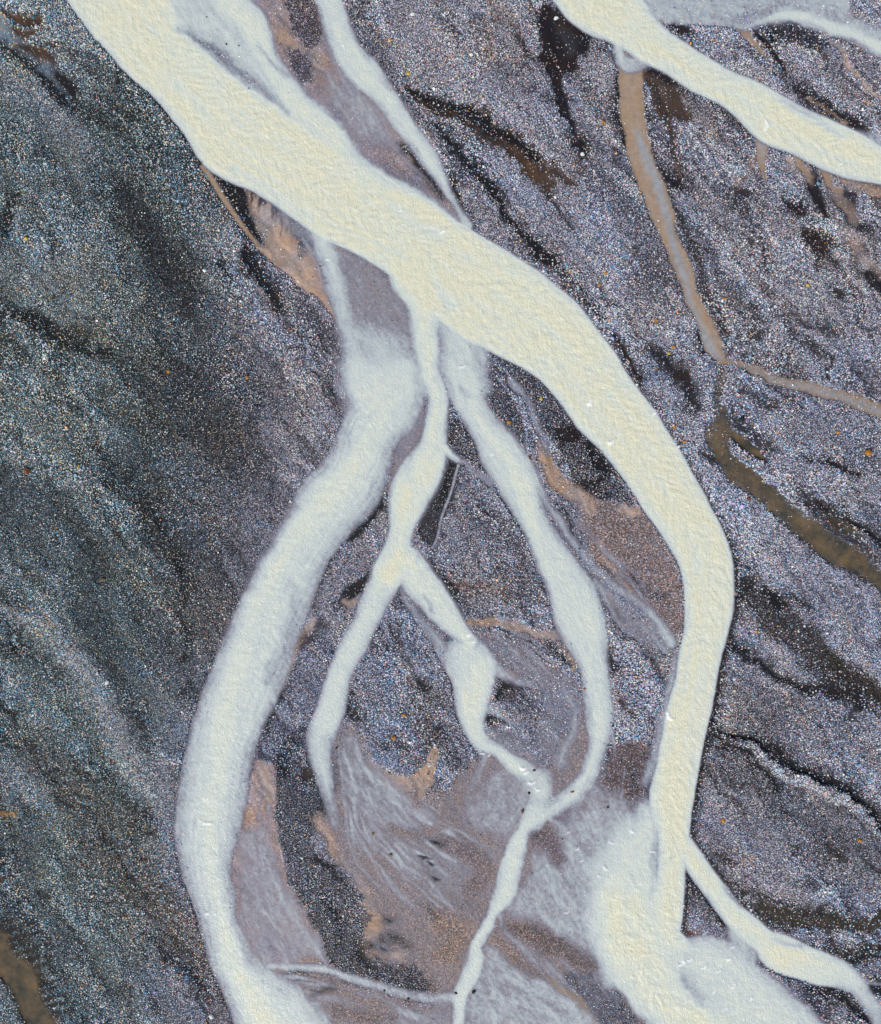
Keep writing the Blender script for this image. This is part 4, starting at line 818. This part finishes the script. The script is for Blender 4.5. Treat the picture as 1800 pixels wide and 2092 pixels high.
# ------------------------------------------------------------------ mesh builders
def grid_mesh(name, Z, mask, attrs, material, kind, extra=None):
    idx = np.full(NX * NY, -1, np.int64)
    if mask is None:
        fm = np.ones((NY - 1, NX - 1), bool)
    else:
        fm = mask[:-1, :-1] | mask[1:, :-1] | mask[:-1, 1:] | mask[1:, 1:]
    r, c = np.nonzero(fm)
    v00 = r * NX + c
    quads = np.stack([v00 + NX, v00 + NX + 1, v00 + 1, v00], 1)
    used = np.unique(quads); idx[used] = np.arange(len(used)); quads = idx[quads]
    wx, wy = to_w(X.ravel()[used], Y.ravel()[used])
    co_ = np.stack([wx, wy, Z.ravel()[used]], 1).astype(np.float32)
    at = {k: (v.reshape(-1, 3)[used] if v.ndim == 3 else v.ravel()[used]) for k, v in attrs.items()}
    if extra: co_, quads, at = extra(co_, quads, at)
    me = bpy.data.meshes.new(name)
    me.vertices.add(len(co_)); me.vertices.foreach_set("co", co_.ravel())
    me.loops.add(quads.size); me.loops.foreach_set("vertex_index", quads.ravel().astype(np.int32))
    me.polygons.add(len(quads)); me.polygons.foreach_set("loop_start", np.arange(0, quads.size, 4, dtype=np.int32))
    me.polygons.foreach_set("use_smooth", np.ones(len(quads), bool))
    me.update(calc_edges=True)
    for k, v in at.items():
        if v.ndim == 2:
            a = me.attributes.new(k, 'FLOAT_COLOR', 'POINT')
            a.data.foreach_set("color", np.concatenate([v, np.ones((len(v), 1), np.float32)], 1).astype(np.float32).ravel())
        else:
            a = me.attributes.new(k, 'FLOAT', 'POINT'); a.data.foreach_set("value", v.astype(np.float32))
    me.materials.append(material)
    o = bpy.data.objects.new(name, me); sc.collection.objects.link(o); o["kind"] = kind
    return o

def outer(co_, quads, at):
    """carry the plain out to the horizon with a ring of large quads"""
    n = len(co_); xa, ya = to_w(X0, Y0); xb, yb = to_w(X1, Y1); R = 2500.0
    z = -.55
    pts = [(xa, ya), (xb, ya), (xb, yb), (xa, yb), (-R, R), (R, R), (R, -R), (-R, -R)]
    co2 = np.array([(p[0], p[1], z) for p in pts], np.float32)
    # overlap slightly under the detailed plain
    co2[:4, 0] *= .995; co2[:4, 1] *= .995
    q2 = np.array([(4, 0, 1, 5), (5, 1, 2, 6), (6, 2, 3, 7), (7, 3, 0, 4)]) + n
    at2 = {}
    for k, v in at.items():
        if v.ndim == 2: at2[k] = np.concatenate([v, np.repeat(cEast[None] * .95, 8, 0)], 0)
        else: at2[k] = np.concatenate([v, np.full(8, 1.0 if k == "fine_gravel" else 0.0)], 0)
    return np.concatenate([co_, co2]), np.concatenate([quads, q2]), at2

grid_mesh("ground", HGT, None, {"sediment": GC, "fine_gravel": GRAV, "wetness": WET}, MG, "structure", outer)
grid_mesh("river", (WAVE * sstep(.05, .4, D)).astype(np.float32), D > .03, {"depth": D, "foam": FOAM, "flow": FLOW}, MW, "structure")
RIP = .012 * (fbm(X / 5, Y / 5, 131, 2) - .5)
grid_mesh("stream", -.004 + RIP - .12 * sstep(.15, .45, D), TS > .04, {"depth": TS, "milkiness": TB}, MT, "structure")
grid_mesh("creek", -.008 + .4 * RIP, OC > .06, {"depth": OC}, MO, "structure")

# ------------------------------------------------------------------ gravel: every stone a small faceted cobble
def sample(F, px, py):
    j = np.clip(((px - X0) / G + .5).astype(int), 0, NX - 1); i = np.clip(((py - Y0) / G + .5).astype(int), 0, NY - 1)
    return F[i, j]
def stones_mesh():
    cell = 2.5
    gx = np.arange(-170, 1970, cell); gy = np.arange(-190, 2282, cell)
    px, py = np.meshgrid(gx, gy); px = px.ravel() + rng.uniform(-.55, .55, px.size) * cell; py = py.ravel() + rng.uniform(-.55, .55, py.size) * cell
    dn = sample(DENS, px, py); wt = sample(WATERY, px, py)
    dn = dn * (1 - sstep(.22, .6, wt) * .95)
    cl = fbm(px / 17, py / 17, 141, 2)
    keep = rng.random(px.size) < np.clip(dn * (.72 + .56 * cl), 0, 1)
    keep &= sample(D, px, py) < .6
    px = px[keep]; py = py[keep]; n = len(px)
    sz = sample(SIZE, px, py)
    r = np.exp(rng.normal(0, .27, n)) * 1.22 * sz
    big = rng.random(n) < .012; r = np.where(big, r * 1.6, r); r = np.clip(r, .8, 5.5)
    bri = sample(BRI, px, py); sd = sample(side, px, py)
    # rock kinds
    pal = np.array([lin(150,152,158), lin(205,206,204), lin(92,96,104), lin(50,50,54), lin(78,112,128), lin(120,140,150),
                    lin(168,140,118), lin(176,136,132), lin(130,112,140), lin(190,182,160), lin(222,220,214), lin(176,120,62)], np.float32)
    pw = np.array([.22, .08, .16, .10, .12, .13, .08, .03, .02, .06, .018, .003]); pw /= pw.sum()
    pe = np.array([.28, .12, .12, .06, .07, .14, .05, .045, .045, .05, .02, .002]); pe /= pe.sum()
    u = rng.random(n)
    kw = np.searchsorted(np.cumsum(pw), u).clip(0, 11); ke = np.searchsorted(np.cumsum(pe), u).clip(0, 11)
    k = np.where(rng.random(n) < sd, ke, kw)
    c = pal[k] * np.exp(rng.normal(0, .18, n))[:, None] * bri[:, None] * STONE_GAIN
    c = c * sample(TINT, px, py)
    lum = c.mean(1, keepdims=True); c = np.clip(lum + (c - lum) * 1.25, .004, .80).astype(np.float32)
    z0 = sample(HGT, px, py)
    wd = sample(WATERY, px, py); em = (wd > .06) & (rng.random(n) < .30)      # lag stones that break the film
    z0 = np.where(em, np.maximum(z0, -.30 * r * S), z0)
    m = 5
    ang = rng.uniform(0, 2 * np.pi, n); asp = rng.uniform(.62, 1.0, n)
    th = np.arange(m) * 2 * np.pi / m
    vt = np.zeros((n, 2 * m, 3), np.float32)
    hgt = r * rng.uniform(.40, .80, n)
    tilt = rng.normal(0, .28, (n, 2))
    for i in range(m):
        rr = r * rng.uniform(.8, 1.2, n); tt = th[i] + rng.uniform(-.3, .3, n)
        lx = rr * np.cos(tt); ly = rr * asp * np.sin(tt)
        gx_ = lx * np.cos(ang) - ly * np.sin(ang); gy_ = lx * np.sin(ang) + ly * np.cos(ang)
        vt[:, i, 0] = gx_; vt[:, i, 1] = gy_; vt[:, i, 2] = -.25 * r
        sh = rng.uniform(.5, .82, n)
        vt[:, m + i, 0] = gx_ * sh; vt[:, m + i, 1] = gy_ * sh
        vt[:, m + i, 2] = hgt + (gx_ * tilt[:, 0] + gy_ * tilt[:, 1]) * sh
    vt *= S
    wx, wy = to_w(px, py)
    vt[:, :, 0] += wx[:, None]; vt[:, :, 1] += wy[:, None]; vt[:, :, 2] += z0[:, None]
    # faces: 5 side quads and one pentagon
    loops = []
    for i in range(m): loops += [i, (i + 1) % m, m + (i + 1) % m, m + i]
    loops += [m + i for i in range(m)]
    loops = np.array(loops, np.int64)
    L = (np.arange(n)[:, None] * 2 * m + loops[None]).ravel().astype(np.int32)
    starts = np.array([0, 4, 8, 12, 16, 20]); ls = (np.arange(n)[:, None] * 25 + starts[None]).ravel().astype(np.int32)
    me = bpy.data.meshes.new("gravel")
    me.vertices.add(n * 2 * m); me.vertices.foreach_set("co", vt.ravel())
    me.loops.add(len(L)); me.loops.foreach_set("vertex_index", L)
    me.polygons.add(len(ls)); me.polygons.foreach_set("loop_start", ls)
    me.polygons.foreach_set("use_smooth", np.zeros(len(ls), bool))
    me.update(calc_edges=True)
    a = me.attributes.new("stone_colour", 'FLOAT_COLOR', 'POINT')
    c4 = np.concatenate([c, np.ones((n, 1), np.float32)], 1)
    a.data.foreach_set("color", np.repeat(c4, 2 * m, 0).ravel())
    me.materials.append(MS)
    o = bpy.data.objects.new("gravel", me); sc.collection.objects.link(o); o["kind"] = "stuff"
    print("stones", n)
STONE_GAIN = 1.8
stones_mesh()

# ------------------------------------------------------------------ boulders, each a thing of its own
def stone_material(name, base, blotch=None):
    m, g, b = mat(name); co = objco(g)
    n1 = noise(g, co, 5, 5, .6)
    cl = ramp(g, n1, [(.3, tuple(np.clip(np.array(base) * .6, 0, 1))), (.55, tuple(base)), (.75, tuple(np.clip(np.array(base) * 1.45, 0, 1)))])
    if blotch is not None:
        f = ramp(g, noise(g, co, 3.2, 4, .6), [(.42, (0, 0, 0)), (.55, (1, 1, 1))])
        cl = mixc(g, f, tuple(blotch) + (1,), cl)
    g.links.new(cl, b.inputs["Base Color"]); b.inputs["Roughness"].default_value = .75
    bump(g, noise(g, co, 14, 4), b, .5, .03)
    return m
MB = {"ochre": stone_material("ochre_stone", lin(206,146,44), lin(150,92,30)), "yellow": stone_material("yellow_stone", lin(206,176,64)),
      "rust": stone_material("rust_stone", lin(160,86,34), lin(44,36,32)), "brown": stone_material("brown_stone", lin(92,62,50)),  # rust stones carry near-black noise blotches over the rust base
      "red": stone_material("reddish_stone", lin(168,112,92)), "black": stone_material("black_stone", lin(34,30,30)),
      "olive": stone_material("olive_stone", lin(116,98,56)), "white": stone_material("white_stone", lin(232,230,224))}
G1 = "coloured boulders on the gravel flats"; G2 = "boulders standing in the shallow water"; G3 = "pale boulders on dark ground"
def boulder(i, kind, px, py, r, asp, rot, hf, label, group):
    random.seed(100 + i)
    if group == G2: r *= .72
    import bmesh
    bm = bmesh.new(); bmesh.ops.create_icosphere(bm, subdivisions=3, radius=1.0)
    from mathutils import noise as mn, Vector
    off = Vector((i * 7.3, i * 3.1, i))
    for v in bm.verts:
        p = v.co.copy(); f = 1 + .34 * mn.noise(p * 1.1 + off) + .14 * mn.noise(p * 2.7 + off)
        f *= 1 - .10 * max(0, mn.cell(p * 1.6 + off))
        v.co = p * f
        v.co.x *= r * S; v.co.y *= r * asp * S; v.co.z = (v.co.z * hf if v.co.z > 0 else v.co.z * .45) * r * S
    me = bpy.data.meshes.new("boulder"); bm.to_mesh(me); bm.free()
    for p_ in me.polygons: p_.use_smooth = True
    me.materials.append(MB[kind])
    o = bpy.data.objects.new("boulder", me); sc.collection.objects.link(o)
    x_, y_ = to_w(px, py); z_ = max(float(sample(HGT, np.array([px]), np.array([py]))[0]), -.02)
    o.location = (x_, y_, z_ + .12 * r * S); o.rotation_euler = (0, 0, math.radians(rot))
    o["label"] = label; o["category"] = "boulder"; o["group"] = group
G1 = "coloured boulders on the gravel flats"; G2 = "boulders standing in the shallow water"; G3 = "pale boulders on dark ground"
BL = [
("ochre",1774,925,7.5,.85,20,.8,"biggest ochre boulder, alone on the grey gravel at the far right edge",G1),
("ochre",1712,883,4.5,.7,0,.7,"ochre stone with a dark crack up-left of the biggest ochre boulder",G1),
("yellow",1650,583,4.5,.8,30,.7,"yellow stone on grey gravel above the tan wash that runs to the right edge",G1),
("ochre",1479,610,3.8,.8,0,.7,"small ochre stone just right of the lower tan stream",G1),
("ochre",1340,655,4.2,.9,60,.7,"ochre stone midway between the main river and the lower end of the tan stream",G1),
("ochre",1375,709,4.4,.7,20,.7,"ochre stone left of the tip of the tan stream, right one of a close pair",G1),
("yellow",1366,722,3.8,.8,0,.7,"yellowish stone left of the tip of the tan stream, lower one of a close pair",G1),
("ochre",1237,558,4.2,.8,40,.7,"upper ochre stone of two on gravel above the main river's right bank",G1),
("ochre",1224,582,3.8,.8,10,.7,"lower ochre stone of two on gravel above the main river's right bank",G1),
("ochre",1232,251,4.4,.8,80,.7,"ochre stone on gravel left of the upper tan stream",G1),
("ochre",1378,872,4.4,.7,70,.7,"upper ochre stone of two between the main river and the olive creek",G1),
("ochre",1397,902,4.0,.8,15,.7,"lower ochre stone of two between the main river and the olive creek",G1),
("rust",1529,1019,4.6,.8,45,.7,"rusty orange stone close below the olive creek's left edge",G1),
("black",1515,857,6.0,.9,30,.8,"dark boulder on gravel just right of the olive creek's bend",G1),
("yellow",835,151,4.2,.8,0,.7,"yellow stone on pale gravel right of the narrow upper channel",G1),
("yellow",55,488,4.6,.8,0,.7,"bright yellow stone on gravel near the left edge, upper quarter",G1),
("rust",57,962,7.5,.8,40,.9,"rusty boulder with dark blotches near the left edge, halfway down",G1),
("ochre",345,759,4.2,.7,0,.7,"ochre stone on the dark sand patch of the left gravel flat",G1),
("ochre",505,772,4.4,.7,50,.7,"ochre stone on gravel left of the shallow bar",G1),
("olive",210,1184,6.0,.6,20,.7,"olive brown boulder beside a dark hollow in the left gravel flat",G1),
("ochre",804,1507,4.8,.9,10,.8,"orange stone, lower one on the brown gravel island between the two middle branches",G1),
("ochre",825,1460,4.2,.8,0,.7,"orange stone, upper one on the brown gravel island between the two middle branches",G1),
("ochre",1040,863,4.6,.8,35,.8,"orange stone on the small dark island right of the central fork",G1),
("yellow",1106,815,4.0,.8,60,.7,"yellow stone on the dark island along the main river's inner bank",G1),
("ochre",1476,1676,4.6,.9,0,.7,"ochre stone on fine gravel close to the lower main river's right bank",G1),
("ochre",1755,1716,4.6,.8,30,.7,"ochre stone below the pale gravel ridge at the right",G1),
("olive",1618,1730,4.4,.7,30,.7,"olive stone on dark gravel halfway between the lower main river and the right edge",G1),
("brown",1091,1574,4.6,.6,-8,.8,"brown oval boulder among the white breakers below the right middle branch",G2),
("black",1081,1620,4.2,1,0,.9,"round black boulder in shallow water below the white breakers",G2),
("red",1169,1618,5.6,.55,10,.7,"reddish oval boulder in the milky tip of the right channel",G2),
("brown",1068,1657,4.6,1.6,-15,.6,"long brown boulder with a silt tail at the edge of the delta channel",G2),
("brown",931,2029,4.8,.7,-20,.8,"dark brown boulder left of the delta channel near the bottom edge",G2),
("black",968,2026,6.2,.75,30,.8,"black boulder with a pink silt rim right of the delta channel near the bottom",G2),
("brown",834,2041,4.8,.8,-20,.7,"dark boulder just below the small channel crossing to the delta channel, right one",G2),
("brown",785,2024,4.0,.7,0,.7,"dark boulder in the small channel crossing to the delta channel, left one",G2),
("olive",798,1746,5.0,1,0,.8,"olive brown boulder in the middle of the shallow delta wash",G2),
("olive",762,1703,4.2,.9,0,.7,"small olive boulder up-left of another in the shallow delta wash",G2),
("red",1194,1408,4.0,.9,0,.7,"reddish stone on the left edge of the right channel",G2),
("black",688,1528,4.2,.8,40,.8,"black stone at the right edge of the left middle branch's lower end",G2),
("black",1242,1649,3.6,1,0,.8,"tiny black stone in lavender shallows left of the lower main river",G2),
("brown",1083,935,4.6,1.3,20,.8,"dark brown stone on tan silt right of the right channel",G2),
("white",220,1394,5.0,.8,50,.8,"white boulder on the dark stripe of the left gravel flat",G3),
("white",419,553,4.4,.8,0,.8,"white stone on dark gravel left of the tan silt hollow",G3),
("white",432,2076,5.4,.8,-20,.8,"white boulder on gravel beside the left channel at the bottom edge",G3),
("white",843,30,5.2,.7,20,.8,"white boulder on pale gravel near the top edge, right of the narrow channel",G3),
("white",1136,37,4.8,.8,30,.8,"white boulder lying on the large dark hollow at the top",G3),
("white",1190,315,4.6,.9,0,.8,"white stone at the foot of the small dark hollow left of the upper tan stream",G3),
]
for i, bdef in enumerate(BL): boulder(i, *bdef)
